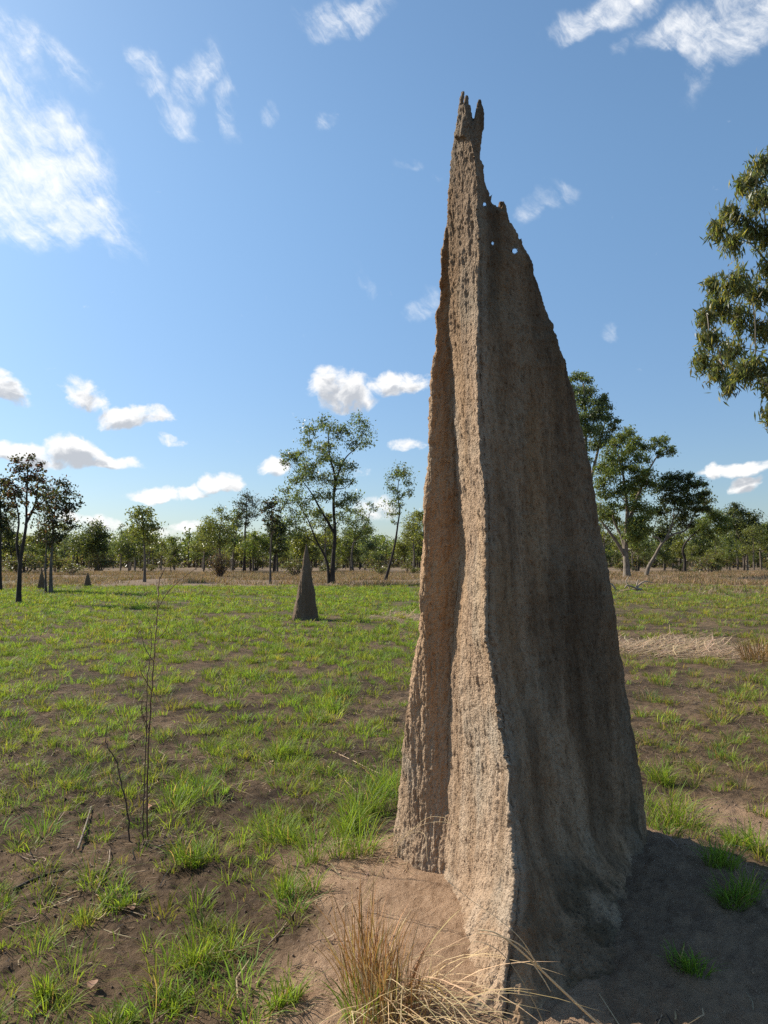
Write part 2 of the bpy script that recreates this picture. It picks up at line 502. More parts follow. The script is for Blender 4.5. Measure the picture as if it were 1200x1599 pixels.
def build_mound():
    mb = MB()

    def spine_poly(py):
        cx, cd, bx, bd = [float(a) for a in tab(SPINE, py)]; cx += waver(py)
        h = float(np.interp(py, [150, 300, 700, 1400], [0.02, 0.10, 0.26, 0.5]))
        mx, md = 0.5 * (cx + bx), 0.5 * (cd + bd)
        bul = float(np.interp(py, [150, 400, 1000, 1200, 1400], [2, 0, 0, 1, 0]))
        return [(cx, cd), (cx - 0.4, cd + 0.01), (0.75 * cx + 0.25 * bx - bul, 0.75 * cd + 0.25 * bd), (mx - bul, md), (0.25 * cx + 0.75 * bx - bul * 0.5, 0.25 * cd + 0.75 * bd),
                (bx, bd), (bx + 6, bd + h * 0.5), (0.5 * cx + 0.5 * bx + 5, bd + h), (cx + 6, bd + h * 0.7), (cx + 9, md), (cx + 1.0, cd + 0.015)]
    loft(mb, np.arange(164, 1701, 6), spine_poly)

    def right_poly(py):
        cx, cd, bx, bd = [float(a) for a in tab(SPINE, py)]; cx += waver(py)
        dx, dd = [float(a) for a in tab(RIGHT, py)]
        dx += 7.0 * (float(fbm(np.array([[py / 11.0, 3.3, 1.7]]), 2, 77)[0]) - 0.5) * float(np.interp(py, [250, 300, 420, 620], [1, 1.6, 1.2, 0.5]))
        th = float(np.interp(py, [238, 400, 800, 1400], [0.05, 0.13, 0.30, 0.5]))
        f = lambda t, o: (cx + (dx - cx) * t, cd + (dd - cd) * t + o)
        o = float(np.interp(py, [238, 500, 1400], [0.1, 0.6, 1.0]))
        fl = float(np.interp(py, [1200, 1330, 1450, 1600, 1700], [0.0, 0.02, 0.02, 0.0, 0.0]))
        return [(cx - 7, cd + 0.16), (cx + 1, cd + 0.035), f(0.10, -0.030 * o), f(0.17, 0.02 * o), f(0.30, 0.03 * o - 0.2 * fl), f(0.5, -0.01 * o - 0.7 * fl), f(0.72, -0.03 * o - fl), f(0.9, -0.03 * o - 0.6 * fl),
                f(1.0, 0.0), f(1.0, th * 0.35), f(0.85, th * 0.9), f(0.5, th * 1.15), f(0.15, th * 1.3)]
    loft(mb, np.arange(238, 1701, 4), right_poly)

    def left_poly(py):
        cx, cd, bx, bd = [float(a) for a in tab(SPINE, py)]
        (ax,) = [float(a) for a in tab(LEFT, py)]
        ax += 4.0 * (float(fbm(np.array([[py / 14.0, 8.3, 1.7]]), 2, 78)[0]) - 0.5)
        if py > 1358: bd = 3.68; bx, cx, cd = 674.0, 803.0, 2.62
        th = float(np.interp(py, [346, 450, 800, 1400], [0.03, 0.10, 0.2, 0.42]))
        r = float(np.interp(py, [346, 700, 900, 1050, 1300, 1400], [0, 0.01, 0.015, 0.05, 0.15, 0.20]))
        sf = min(0.9, r / max(0.05, bd - cd)); qx = bx + (cx - bx) * sf
        return [(ax, bd + 0.02 + r), (ax + 2, bd - 0.005 + 0.8 * r), (ax + 0.35 * (bx - ax), bd - r * 0.15), (ax + 0.7 * (bx - ax), bd - r * 0.55), (qx + 3, bd - r), (qx + 10, bd - 0.8 * r), (bx + 22, bd + 0.1),
                (bx + 22, bd + th + 0.1), (0.5 * (ax + bx) + 4, bd + th + r), (ax + 6, bd + th * 0.7 + r)]
    loft(mb, np.arange(346, 1481, 5), left_poly)

    # finger, twin tip, the right wing's small peak and barb
    tube(mb, smooth_line(P([742, 743.5, 746, 749, 750], [262, 235, 210, 183, 157], np.full(5, 3.215)), 5), smooth_line(np.array([[.020, 0, 0], [.0225, 0, 0], [.024, 0, 0], [.023, 0, 0], [.007, 0, 0]]), 5)[:, 0], 10)
    tube(mb, smooth_line(P([725, 727, 729.5], [215, 185, 151], np.full(3, 3.21)), 5), np.linspace(0.020, 0.008, 11), 9)
    tube(mb, smooth_line(P([717, 719.5, 722], [215, 185, 144], np.full(3, 3.235)), 5), np.linspace(0.022, 0.008, 11), 9)
    tube(mb, smooth_line(P([792, 787, 784], [385, 345, 316], np.full(3, 3.385)), 5), np.linspace(0.04, 0.012, 11), 9)
    tube(mb, smooth_line(P([762, 766, 770], [325, 312, 304], np.full(3, 3.35)), 5), np.linspace(0.012, 0.004, 11), 7)
    tube(mb, smooth_line(P([812, 813, 814], [392, 381, 372], np.full(3, 3.44)), 5), np.linspace(0.014, 0.004, 11), 7)
    # lumpy toe of the front ridge
    for (px, py, d, r) in [(765, 1565, 2.50, 0.085), (745, 1590, 2.56, 0.07), (715, 1520, 2.9, 0.09), (700, 1450, 3.2, 0.09), (690, 1385, 3.5, 0.09), (650, 1352, 3.75, 0.08), (628, 1345, 3.85, 0.08)]:
        c = P(px, py, d)
        tube(mb, [c + np.array([0, 0.05, -0.25]), c + np.array([0, 0.02, -0.05]), c + np.array([0.02, 0.03, 0.0])], [r, r * 0.8, r * 0.4], 12)

    for i in range(len(mb.t)): pass
    me = mb.data("mound_blank", M_MOUND)
    tmp = bpy.data.objects.new("mound_blank", me); COL.objects.link(tmp)
    md = tmp.modifiers.new("r", 'REMESH'); md.mode = 'VOXEL'; md.voxel_size = 0.0045; md.use_smooth_shade = True
    sm = tmp.modifiers.new("s", 'SMOOTH'); sm.factor = 0.5; sm.iterations = 2
    dg = bpy.context.evaluated_depsgraph_get()
    ev = tmp.evaluated_get(dg)
    fm = bpy.data.meshes.new_from_object(ev)
    n = len(fm.vertices)
    co = np.empty(n * 3, np.float32); fm.vertices.foreach_get("co", co); co = co.reshape(-1, 3).astype(float)
    no = np.empty(n * 3, np.float32); fm.vertex_normals.foreach_get("vector", no); no = no.reshape(-1, 3).astype(float)
    bpy.data.objects.remove(tmp)
    fine = np.clip((3.75 - co[:, 2]) / 0.8, 0.25, 1)
    lump = fbm(co * np.array([3.0, 3.0, 1.3]), 3, 61) - 0.5
    rib = fbm(co * np.array([40, 40, 4.5]), 4, 62, 0.6) - 0.5
    rib2 = 1 - np.abs(2 * fbm(co * np.array([17, 17, 1.1]), 3, 63) - 1)
    pel = fbm(co * np.array([95, 95, 55]), 3, 64, 0.65) - 0.5
    pit = sstep(0.60, 0.76, fbm(co * np.array([84, 84, 22]), 2, 65))
    left = sstep(0.15, -0.35, no[:, 0])               # weather side, deeper runnels
    edge = fbm(co * 16, 3, 66) - 0.5
    disp = lump * 0.032 * fine + rib * (0.013 + 0.010 * left) * fine + (rib2 - 0.72) * 0.012 * fine * (0.4 + 0.8 * left) + pel * 0.012 - pit * 0.005 + edge * 0.012 * fine
    co2 = co + no * disp[:, None]
    co2[:, 0] += 0.012 * (fbm(co * 6, 3, 71) - 0.5)
    # weathering: the old top is greyer and darker, base has algae stains, some fresh orange mud
    z = co[:, 2]
    old = sstep(1.7, 3.4, z + 1.1 * (fbm(co * np.array([6, 6, 0.8]), 3, 72) - 0.5))
    tint = np.ones((n, 3))
    tint *= (1 - old * 0.36)[:, None]
    tint *= np.array([1.0, 0.99, 0.97]) ** old[:, None]
    fresh = sstep(0.45, 0.62, fbm(co * np.array([4, 4, 0.9]), 3, 73)) * sstep(0.9, 1.6, z) * 0.8
    tint *= 1 + fresh[:, None] * np.array([0.06, 0.0, -0.10])
    pal = np.maximum(sstep(0.5, 0.66, fbm(co * np.array([9, 9, 2.0]), 3, 74)) * sstep(1.4, 0.7, z) * 0.6, 0)
    tint *= 1 + pal[:, None] * np.array([0.12, 0.2, 0.28])
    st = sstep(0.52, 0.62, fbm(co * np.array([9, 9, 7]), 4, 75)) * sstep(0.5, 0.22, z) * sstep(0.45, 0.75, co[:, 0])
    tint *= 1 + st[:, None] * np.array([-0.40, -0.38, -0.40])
    # left wing: fresher orange mud, with warm bounced light painted into the tint
    dpt = co[:, 1] * CP + (co[:, 2] - CAM_H) * SP
    ppy = 799.5 - F * ((co[:, 2] - CAM_H) * CP - co[:, 1] * SP) / dpt
    ppx = 600 + F * co[:, 0] / dpt
    wing = sstep(6, -2, ppx - np.interp(ppy, [r[0] for r in SPINE], [r[3] for r in SPINE])) * sstep(340, 420, ppy) * sstep(1250, 1000, ppy)
    tint *= 1 + wing[:, None] * np.array([0.12, 0.04, -0.06])
    dk = sstep(0.52, 0.66, fbm(co * np.array([3.4, 3.4, 0.5]), 3, 76)) * sstep(0.2, 0.9, z) * 0.3
    tint *= (1 - dk)[:, None]
    # the broad right wing's shade deepened and warmed in the colour, mottled with stains
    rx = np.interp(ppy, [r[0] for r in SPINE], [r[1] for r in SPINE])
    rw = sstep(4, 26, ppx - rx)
    shade_mot = 0.54 + 0.32 * sstep(0.38, 0.62, fbm(co * np.array([7, 7, 1.6]), 4, 79))
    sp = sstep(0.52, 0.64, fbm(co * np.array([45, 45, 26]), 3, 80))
    tint *= (1 - rw * (1 - shade_mot))[:, None] * (1 + rw[:, None] * np.array([0.08, 0.0, -0.10]))
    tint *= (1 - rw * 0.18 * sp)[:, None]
    nq = len(fm.polygons)
    lv = np.empty(len(fm.loops), np.int32); fm.loops.foreach_get("vertex_index", lv)
    ls = np.empty(nq, np.int32); fm.polygons.foreach_get("loop_start", ls)
    lt = np.empty(nq, np.int32); fm.polygons.foreach_get("loop_total", lt)
    quads = lv[(ls[lt == 4][:, None] + np.arange(4))]
    tris = lv[(ls[lt == 3][:, None] + np.arange(3))] if (lt == 3).any() else np.zeros((0, 3), np.int64)
    bpy.data.meshes.remove(fm)
    # worm holes pierced through the thin right wing
    keepq = np.ones(len(quads), bool)
    out = MB()
    camp = np.array([0, 0, CAM_H])
    for (px, py, d, r) in [(804, 392, 3.42, 0.0115), (757, 319, 3.3, 0.007), (769.5, 380, 3.35, 0.004)]:
        c = P(px, py, d); ax = (c - camp) / np.linalg.norm(c - camp)
        rel = co2 - c
        al = rel @ ax
        rad = np.linalg.norm(rel - al[:, None] * ax, axis=1)
        hit = (rad < r) & (np.abs(al) < 0.8)
        keepq &= ~hit[quads].any(1)
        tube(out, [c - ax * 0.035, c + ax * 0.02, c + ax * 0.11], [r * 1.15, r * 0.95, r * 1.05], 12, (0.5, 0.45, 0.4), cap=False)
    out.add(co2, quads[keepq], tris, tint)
    base = np.array([MC[0], MC[1], 0.05])
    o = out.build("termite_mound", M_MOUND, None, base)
    o.location = base
    tag(o, "towering wedge-shaped termite mound of rough brown mud with twin-pronged top", "termite mound", "termite mounds on the plain")


build_mound()


# ------------------------------------------------------------------ small mounds
def small_mound(label, px, py, hpx, wpx, seed, lean=0.0, tint=(1, 1, 1)):
    d = ground_depth(py)
    base = P(px, py, d); base[2] = float(ground_h(base[0], base[1])) - 0.04
    h = hpx / F * d; w = wpx / F * d
    m, n = 110, 120
    t = np.linspace(0, 1, m)[:, None]; a = np.linspace(0, 2 * np.pi, n, endpoint=False)[None, :]
    prof = (1 - t) ** 0.97 * (1 + 0.02 * np.exp(-t * 10)) + 0.004
    sx = 0.47 * w * prof * np.sign(np.cos(a)) * np.abs(np.cos(a)) ** 0.45
    sy = 0.30 * w * prof * np.sign(np.sin(a)) * np.abs(np.sin(a)) ** 0.45
    ang = 0.28
    X = sx * math.cos(ang) - sy * math.sin(ang); Y = sx * math.sin(ang) + sy * math.cos(ang)
    Z = h * t + 0 * a
    v = np.stack([X + lean * w * t, Y, Z], -1).reshape(-1, 3)
    nn = np.stack([np.cos(a + ang) + 0 * t, np.sin(a + ang) + 0 * t, 0 * t + 0 * a], -1).reshape(-1, 3)
    s = 1.8 / max(h, 0.5)
    dsp = (fbm(v * s * np.array([2.5, 2.5, .9]) + seed, 3, seed) - 0.5) * 0.07 * w + (fbm(v * s * np.array([16, 16, 3.0]) + seed, 4, seed + 5) - 0.5) * 0.11 * w + (1 - np.abs(2 * fbm(v * s * np.array([6, 6, 0.8]) + seed, 2, seed + 9) - 1) - 0.7) * 0.06 * w
    taper = np.repeat(np.clip((1 - t) * 3 + 0.1, 0, 1), n, 1).reshape(-1, 1)
    v = v + nn * dsp[:, None] * taper
    i = np.arange(m - 1)[:, None] * n; j = np.arange(n)[None, :]; k = (j + 1) % n
    q = np.stack([i + j, i + k, i + n + k, i + n + j], -1).reshape(-1, 4)
    mb = MB(); mb.add(v, q, None, np.array(tint))
    tip = v[-n:].mean(0) + np.array([0, 0, 0.02 * h])
    mb.add(np.vstack([v[-n:], tip[None]]), None, [[x, (x + 1) % n, n] for x in range(n)], np.array(tint))
    o = mb.build("termite_mound", M_MOUND_FAR); o.location = base
    tag(o, label, "termite mound", "termite mounds on the plain")
    return o


small_mound("slender grey termite mound standing alone on the green plain", 478, 969, 122, 42, 3, 0.0)
small_mound("squat grey termite cone on the plain near the left tree line", 137, 916, 25, 13, 5)
small_mound("small dark termite mound beside a slim trunk at the left", 65, 919, 34, 13, 8)
small_mound("tiny dark termite mound seen behind the tip of the grey one", 466, 896, 22, 8, 9)


# ------------------------------------------------------------------ trees
def leaves(mb, ctr, size, colr, n_dir=None, droop=0.3, width=0.42):
    """one diamond per leaf"""
    n = len(ctr)
    d = RNG.normal(0, 1, (n, 3)); d[:, 2] -= droop * 2.2
    d /= np.linalg.norm(d, axis=1, keepdims=True)
    r = RNG.normal(0, 1, (n, 3))
    s = np.cross(d, r); s /= np.linalg.norm(s, axis=1, keepdims=True) + 1e-9
    L = size * RNG.uniform(0.65, 1.25, n)
    W = L * width * RNG.uniform(0.7, 1.2, n)
    v = np.stack([ctr - d * L[:, None] * 0.5, ctr + s * W[:, None] * 0.5 - d * L[:, None] * 0.08, ctr + d * L[:, None] * 0.5, ctr - s * W[:, None] * 0.5 - d * L[:, None] * 0.08], 1)
    b = np.arange(n)[:, None] * 4
    mb.add(v.reshape(-1, 3), np.concatenate([b, b + 1, b + 2, b + 3], 1), None, np.repeat(colr, 4, axis=0))


def leaf_cols(n, base, var=0.3, alt=None, altp=0.15):
    c = np.array(base)[None, :] * (1 + RNG.normal(0, var, (n, 1)).clip(-0.6, 0.9))
    if alt is not None:
        m = RNG.random(n) < altp
        c[m] = np.array(alt) * (1 + RNG.normal(0, 0.2, (m.sum(), 1)))
    return np.clip(c, 0.004, 0.6)


def fill_cluster(lmb, tmb, c, R, ls, base, dens=9.0, droop=0.3, width=0.42, alt=None, altp=0.15, start=None, barkcol=None, flat=0.8, twig=0.012):
    ns = max(3, int(4 + 5 * R / (ls * 4)))
    sub = RNG.normal(0, 1, (ns, 3)); sub /= np.linalg.norm(sub, axis=1, keepdims=True)
    sub = c + sub * (RNG.random((ns, 1)) ** 0.45) * R * np.array([1, 1, flat])
    for s in sub:
        if tmb is not None:
            mid = 0.5 * (c + s) + RNG.normal(0, 0.1 * R, 3)
            tube(tmb, [c, mid, s], [twig, twig * 0.8, twig * 0.5], 4, barkcol, cap=False)
    n = int(dens * 2.3 * (R / ls) ** 2)
    w = RNG.integers(0, ns, n)
    rs = R * 0.36 * RNG.uniform(0.6, 1.35, ns)[w][:, None]
    p = sub[w] + RNG.normal(0, 1, (n, 3)) * rs * np.array([1, 1, 0.72])
    cc = leaf_cols(n, base, 0.28, alt, altp) * (RNG.uniform(0.78, 1.25, ns)[w][:, None])
    leaves(lmb, p, ls, cc, droop=droop, width=width)


def hero_tree(name, label, base_px, trunks, clusters, bark, leafcol, r0px=3.5, ls=0.2, dens=9, droop=0.3, width=0.42, alt=None, altp=0.15,
              depth=None, conv=None, cat="tree", group=None, spread=0.55, limb=1.0):
    cv = conv or (lambda x, y: (x, y))
    sc = cv(1, 0)[0] - cv(0, 0)[0]
    bx, by = cv(*base_px)
    d = depth or ground_depth(by)
    base = P(bx, by, d); base[2] = float(ground_h(base[0], base[1])) - 0.03
    r0 = r0px / F * d
    tm, lm = MB(), MB()
    cl = np.array([[*cv(a, b), r * sc] for a, b, r in clusters])
    halfw = 0.5 * (cl[:, 0].max() - cl[:, 0].min()) / F * d
    skel = []
    for ti, tr in enumerate(trunks):
        pts = np.array([cv(a, b) for a, b in tr], float)
        off = np.zeros(len(pts)) if ti == 0 else np.linspace(0, random.uniform(-0.4, 0.4) * halfw, len(pts))
        w3 = P(pts[:, 0], pts[:, 1], d + off)
        if abs(pts[0, 1] - by) < 6: w3[0, 2] = base[2] - 0.05
        w3 = smooth_line(w3, 6)
        t = np.linspace(0, 1, len(w3))
        rad = r0 * (1.0 if ti == 0 else 0.62) * (1 - 0.78 * t)
        if abs(pts[0, 1] - by) < 6: rad = rad * (1 + 0.5 * np.exp(-t * 14))
        tube(tm, w3, rad, 9)
        skel.append(np.column_stack([w3, rad]))
    sk = np.concatenate(skel)
    order = np.argsort(-cl[:, 1])
    for i in order:
        px, py, r = cl[i]
        R = r / F * d
        c = P(px, py, d + random.uniform(-1, 1) * halfw * spread)
        dv = c[None, :] - sk[:, :3]
        dist = np.linalg.norm(dv, axis=1)
        cost = dist + np.clip(0.35 * dist - dv[:, 2], 0, None) * 2.0
        k = int(np.argmin(cost))
        a = sk[k, :3]; ra = min(sk[k, 3] * 0.6, r0 * 0.32) * limb
        mid = a * 0.5 + c * 0.5 + np.array([0, 0, 0.10 * dist[k]]) * (-1 if random.random() < 0.5 else 1) + RNG.normal(0, 0.05 * dist[k], 3)
        ln = smooth_line([a, mid, c], 4)
        tube(tm, ln, np.linspace(max(ra, 0.015), 0.012, len(ln)), 5)
        sk = np.vstack([sk, np.column_stack([ln[3:], np.linspace(max(ra, 0.015), 0.012, len(ln))[3:]])])
        fill_cluster(lm, tm, c, R, ls, leafcol, dens, droop, width, alt, altp, twig=0.010 + 0.00012 * d)
    root = empty(name, base, label, cat, group)
    tm.build("trunk", bark, root, base)
    lm.build("crown", M_LEAF, root, base, smooth=False)
    return root


Z1 = lambda x, y: (x / 3.0, 640 + y / 3.0)
Z2 = lambda x, y: (330 + x * 0.30833, 620 + y * 0.30833)
Z3 = lambda x, y: (880 + x * 0.26667, 560 + y * 0.26667)
GREEN = (0.115, 0.152, 0.048)
OLIVE = (0.165, 0.180, 0.054)
BLUISH = (0.112, 0.150, 0.072)
BRIGHT = (0.085, 0.125, 0.032)
YEL = (0.16, 0.17, 0.05)
RUST = (0.10, 0.055, 0.035)
SG = "scattered trees on the plain"

hero_tree("eucalyptus_tree", "tall airy gum tree with dark forked trunk behind the grey small mound", (605, 945),
          [[(612, 945), (618, 820), (627, 700), (620, 540), (626, 400), (600, 300), (592, 170)],
           [(598, 943), (585, 830), (530, 720), (490, 620), (440, 540)],
           [(624, 690), (560, 580), (510, 490), (460, 420)], [(624, 480), (640, 400), (680, 310), (745, 250)]],
          [(500, 170, 50), (560, 130, 45), (600, 150, 40), (500, 220, 40), (550, 260, 45), (640, 190, 50), (690, 170, 45), (750, 120, 45), (770, 180, 50), (790, 230, 35),
           (720, 240, 45), (400, 290, 45), (430, 320, 45), (380, 330, 30), (470, 350, 50), (530, 340, 55), (590, 310, 60), (640, 350, 60), (690, 360, 40), (710, 430, 25),
           (480, 400, 55), (540, 410, 55), (600, 420, 60), (650, 430, 50), (430, 440, 50), (380, 470, 35), (390, 540, 50), (430, 500, 45), (470, 530, 50), (420, 610, 55),
           (410, 680, 45), (460, 670, 40), (480, 600, 40), (690, 520, 55), (730, 510, 35), (660, 540, 40), (700, 570, 35), (550, 500, 45), (600, 500, 35), (540, 600, 30),
           (440, 700, 35), (650, 620, 35), (590, 260, 45), (450, 290, 30)],
          M_BARK_DARK, BLUISH, 3.6, 0.19, 12, 0.35, 0.4, OLIVE, 0.25, conv=Z2, group=SG)

hero_tree("eucalyptus_tree", "slim leaning gum tree with small drooping crown left of the tall mound", (880, 930),
          [[(880, 930), (905, 850), (930, 750), (945, 650), (955, 570), (945, 500), (950, 420)]],
          [(940, 380, 40), (985, 380, 45), (1000, 430, 35), (920, 410, 40), (910, 470, 40), (915, 540, 45), (905, 590, 30), (950, 500, 30), (1000, 480, 25), (1015, 490, 20),
           (960, 550, 22), (940, 590, 25), (930, 630, 20)],
          M_BARK_DARK, BLUISH, 2.2, 0.2, 9, 0.35, 0.4, OLIVE, 0.25, conv=Z2, group=SG)

hero_tree("woollybutt_tree", "dark tree with black trunk and reddish sparse crown at far left", (88, 910),
          [[(88, 910), (92, 800), (98, 700), (115, 600), (125, 520), (125, 430), (130, 340), (130, 250)],
           [(95, 740), (80, 620), (90, 520), (75, 430), (60, 370)], [(120, 540), (150, 480), (170, 420), (180, 340)]],
          [(140, 225, 26), (90, 245, 32), (130, 270, 36), (190, 270, 30), (75, 280, 28), (160, 310, 36), (110, 330, 40), (60, 340, 36), (190, 330, 30), (40, 390, 42),
           (100, 390, 40), (150, 370, 34), (20, 350, 25), (50, 440, 32), (170, 400, 26), (180, 440, 20), (110, 440, 22), (60, 490, 20), (150, 480, 15)],
          M_BARK_DARK, (0.075, 0.075, 0.042), 3.6, 0.12, 10, 0.1, 0.6, (0.11, 0.045, 0.035), 0.3, conv=Z1, group=SG)

hero_tree("woollybutt_tree", "dense olive tree with two grey trunks right of the reddish tree", (240, 855),
          [[(240, 855), (240, 740), (245, 650), (250, 550), (265, 420)], [(216, 850), (215, 720), (220, 600), (215, 480)]],
          [(290, 350, 40), (240, 370, 50), (310, 400, 50), (200, 410, 40), (260, 430, 60), (350, 450, 35), (320, 470, 45), (210, 470, 50), (270, 510, 60), (210, 540, 50),
           (320, 530, 40), (250, 580, 45), (190, 600, 40), (230, 620, 35), (290, 590, 30), (340, 545, 22)],
          M_BARK_GREY, (0.052, 0.062, 0.028), 2.8, 0.16, 10, 0.1, 0.55, RUST, 0.22, conv=Z1, group=SG)

hero_tree("woollybutt_tree", "half-visible dark tree cut by the left edge of the view", (2, 845),
          [[(2, 845), (2, 700), (5, 550), (0, 400)]],
          [(5, 380, 50), (-20, 430, 50), (20, 450, 40), (15, 500, 40), (-10, 540, 40), (10, 340, 30), (-50, 400, 60), (-50, 480, 60), (-30, 340, 45), (20, 560, 28)],
          M_BARK_DARK, (0.048, 0.06, 0.026), 2.8, 0.16, 10, 0.1, 0.55, RUST, 0.2, conv=Z1, group=SG)

hero_tree("eucalyptus_tree", "round-topped green tree rising alone above the wood left of centre", (678, 805),
          [[(678, 805), (680, 700), (675, 620), (670, 500)]],
          [(660, 480, 40), (690, 470, 35), (640, 520, 45), (700, 510, 45), (670, 550, 55), (720, 560, 40), (640, 580, 40), (690, 600, 40), (710, 620, 30)],
          M_BARK_GREY, OLIVE, 2.2, 0.22, 10, 0.2, 0.5, GREEN, 0.3, conv=Z1, group=SG)

hero_tree("eucalyptus_tree", "broad green tree at the wood's edge left of the bare bush", (455, 760),
          [[(455, 760), (450, 690), (440, 630), (430, 570)]],
          [(430, 560, 50), (390, 600, 50), (470, 590, 45), (430, 640, 50), (380, 650, 40), (490, 640, 40), (450, 550, 25)],
          M_BARK_GREY, (0.045, 0.062, 0.026), 2.6, 0.25, 10, 0.2, 0.5, OLIVE, 0.2, conv=Z1, group=SG)

hero_tree("eucalyptus_tree", "bushy green tree standing right behind the brown twiggy shrub", (1030, 766),
          [[(1030, 766), (1030, 680), (1030, 600), (1040, 500)]],
          [(1020, 470, 30), (1060, 500, 35), (1000, 520, 40), (1050, 550, 50), (980, 570, 45), (1010, 600, 50), (1060, 610, 45), (970, 620, 30), (1090, 560, 25)],
          M_BARK_GREY, OLIVE, 2.4, 0.24, 10, 0.2, 0.5, GREEN, 0.3, conv=Z1, group=SG)

hero_tree("eucalyptus_tree", "slim dark tree with upright narrow crown, left of a similar pair", (168, 888),
          [[(168, 888), (170, 780), (172, 680), (178, 600), (180, 520)]],
          [(180, 510, 35), (150, 540, 35), (210, 540, 35), (170, 580, 40), (205, 600, 35), (150, 620, 25), (190, 640, 25), (140, 600, 20)],
          M_BARK_DARK, (0.042, 0.056, 0.026), 2.2, 0.22, 10, 0.2, 0.55, RUST, 0.12, conv=Z2, group=SG)

hero_tree("eucalyptus_tree", "slim dark tree with ragged narrow crown and bare pole trunk beside the forked gum", (300, 945),
          [[(300, 945), (300, 820), (305, 720), (310, 650), (305, 540)]],
          [(330, 520, 28), (280, 540, 35), (310, 560, 30), (340, 570, 25), (270, 580, 30), (300, 610, 40), (330, 620, 25), (290, 660, 35), (320, 680, 25), (265, 620, 18), (345, 600, 15)],
          M_BARK_GREY, (0.045, 0.058, 0.027), 1.8, 0.17, 10, 0.2, 0.55, RUST, 0.15, conv=Z2, group=SG)

hero_tree("eucalyptus_tree", "low bright green tree between the two slim dark trees", (215, 890),
          [[(215, 890), (212, 820), (215, 740)]],
          [(210, 710, 42), (180, 740, 35), (250, 740, 38), (220, 770, 45), (190, 780, 30)],
          M_BARK_GREY, BRIGHT, 1.8, 0.24, 10, 0.2, 0.5, OLIVE, 0.3, conv=Z2, group=SG)

hero_tree("eucalyptus_tree", "straggly green tree at the wood's edge between forked and leaning gums", (718, 890),
          [[(718, 890), (712, 800), (725, 720), (740, 620)], [(722, 740), (780, 650), (815, 560)]],
          [(740, 580, 30), (760, 620, 40), (720, 660, 40), (780, 660, 45), (700, 620, 30), (820, 560, 25), (800, 540, 15), (760, 700, 50), (700, 700, 40)],
          M_BARK_GREY, GREEN, 2.0, 0.23, 9, 0.25, 0.5, YEL, 0.12, conv=Z2, group=SG)

hero_tree("eucalyptus_tree", "pale-trunked green tree touching the left side of the tall mound", (1025, 885),
          [[(1025, 885), (1028, 800), (1022, 720), (1025, 620)]],
          [(1020, 610, 35), (1000, 650, 45), (1040, 660, 45), (1060, 620, 30), (1020, 700, 50), (1050, 740, 40), (980, 700, 35)],
          M_BARK_PALE, OLIVE, 1.9, 0.23, 9, 0.25, 0.5, YEL, 0.12, conv=Z2, group=SG)

hero_tree("eucalyptus_tree", "tallest leafy gum partly hidden behind the tall mound's right edge", (140, 1275),
          [[(140, 1275), (140, 1000), (135, 700), (130, 400), (120, 150)], [(140, 800), (200, 550), (250, 350)]],
          [(70, 110, 40), (110, 100, 30), (150, 120, 35), (90, 180, 55), (150, 190, 45), (60, 240, 45), (120, 260, 60), (190, 250, 50), (230, 230, 35), (270, 280, 30),
           (100, 340, 50), (160, 340, 60), (220, 320, 50), (250, 350, 35), (310, 370, 30), (290, 410, 35), (150, 420, 55), (210, 430, 60), (110, 420, 40), (260, 480, 45),
           (180, 500, 50), (130, 600, 40), (20, 300, 60), (30, 430, 60), (60, 540, 60)],
          M_BARK_PALE, BLUISH, 5.0, 0.23, 26, 0.35, 0.45, (0.11, 0.125, 0.04), 0.3, conv=Z3, group=SG)

hero_tree("eucalyptus_tree", "big spreading gum with pale forked trunk right of the tall mound", (370, 1285),
          [[(374, 1285), (370, 1200), (365, 1110), (370, 1000), (375, 880), (360, 760), (350, 680), (320, 560)],
           [(360, 1150), (310, 1070), (260, 1000), (220, 940), (215, 850)], [(362, 1120), (340, 1040), (300, 960), (280, 850)],
           [(370, 1000), (420, 850), (480, 700), (520, 620), (570, 540)]],
          [(370, 450, 45), (330, 470, 40), (420, 480, 45), (460, 510, 40), (300, 520, 50), (380, 540, 60), (440, 570, 45), (530, 500, 40), (580, 490, 35), (610, 540, 40),
           (560, 560, 30), (490, 590, 25), (640, 545, 18), (260, 560, 50), (330, 610, 65), (240, 640, 55), (400, 640, 50), (290, 700, 60), (230, 740, 50), (430, 690, 60),
           (480, 740, 55), (380, 760, 60), (330, 800, 50), (240, 800, 40), (430, 800, 60), (500, 680, 40), (260, 870, 60), (230, 920, 45), (300, 930, 50), (440, 880, 70),
           (480, 930, 50), (420, 960, 60), (400, 1040, 50), (460, 1030, 50), (420, 1090, 30), (490, 1000, 40), (340, 870, 30)],
          M_BARK_PALE, GREEN, 5.0, 0.22, 26, 0.3, 0.48, OLIVE, 0.3, conv=Z3, group=SG)

hero_tree("eucalyptus_tree", "leaning gum with curved pale trunk and flat spreading crown", (485, 1280),
          [[(485, 1280), (500, 1220), (540, 1150), (580, 1080), (640, 1030), (715, 1005), (760, 930)], [(580, 1085), (556, 1050), (525, 1035), (545, 940)],
           [(600, 1060), (640, 960), (650, 860)]],
          [(600, 720, 45), (560, 760, 40), (650, 690, 40), (700, 720, 45), (740, 690, 35), (640, 760, 55), (720, 770, 50), (780, 740, 35), (810, 730, 30), (840, 790, 35),
           (790, 800, 45), (840, 830, 35), (740, 840, 50), (660, 830, 55), (590, 830, 50), (700, 900, 45), (770, 890, 45), (820, 880, 30), (600, 900, 40), (690, 960, 45),
           (730, 970, 35), (550, 880, 40)],
          M_BARK_PALE, (0.055, 0.072, 0.028), 3.2, 0.22, 26, 0.2, 0.48, OLIVE, 0.3, conv=Z3, group=SG)

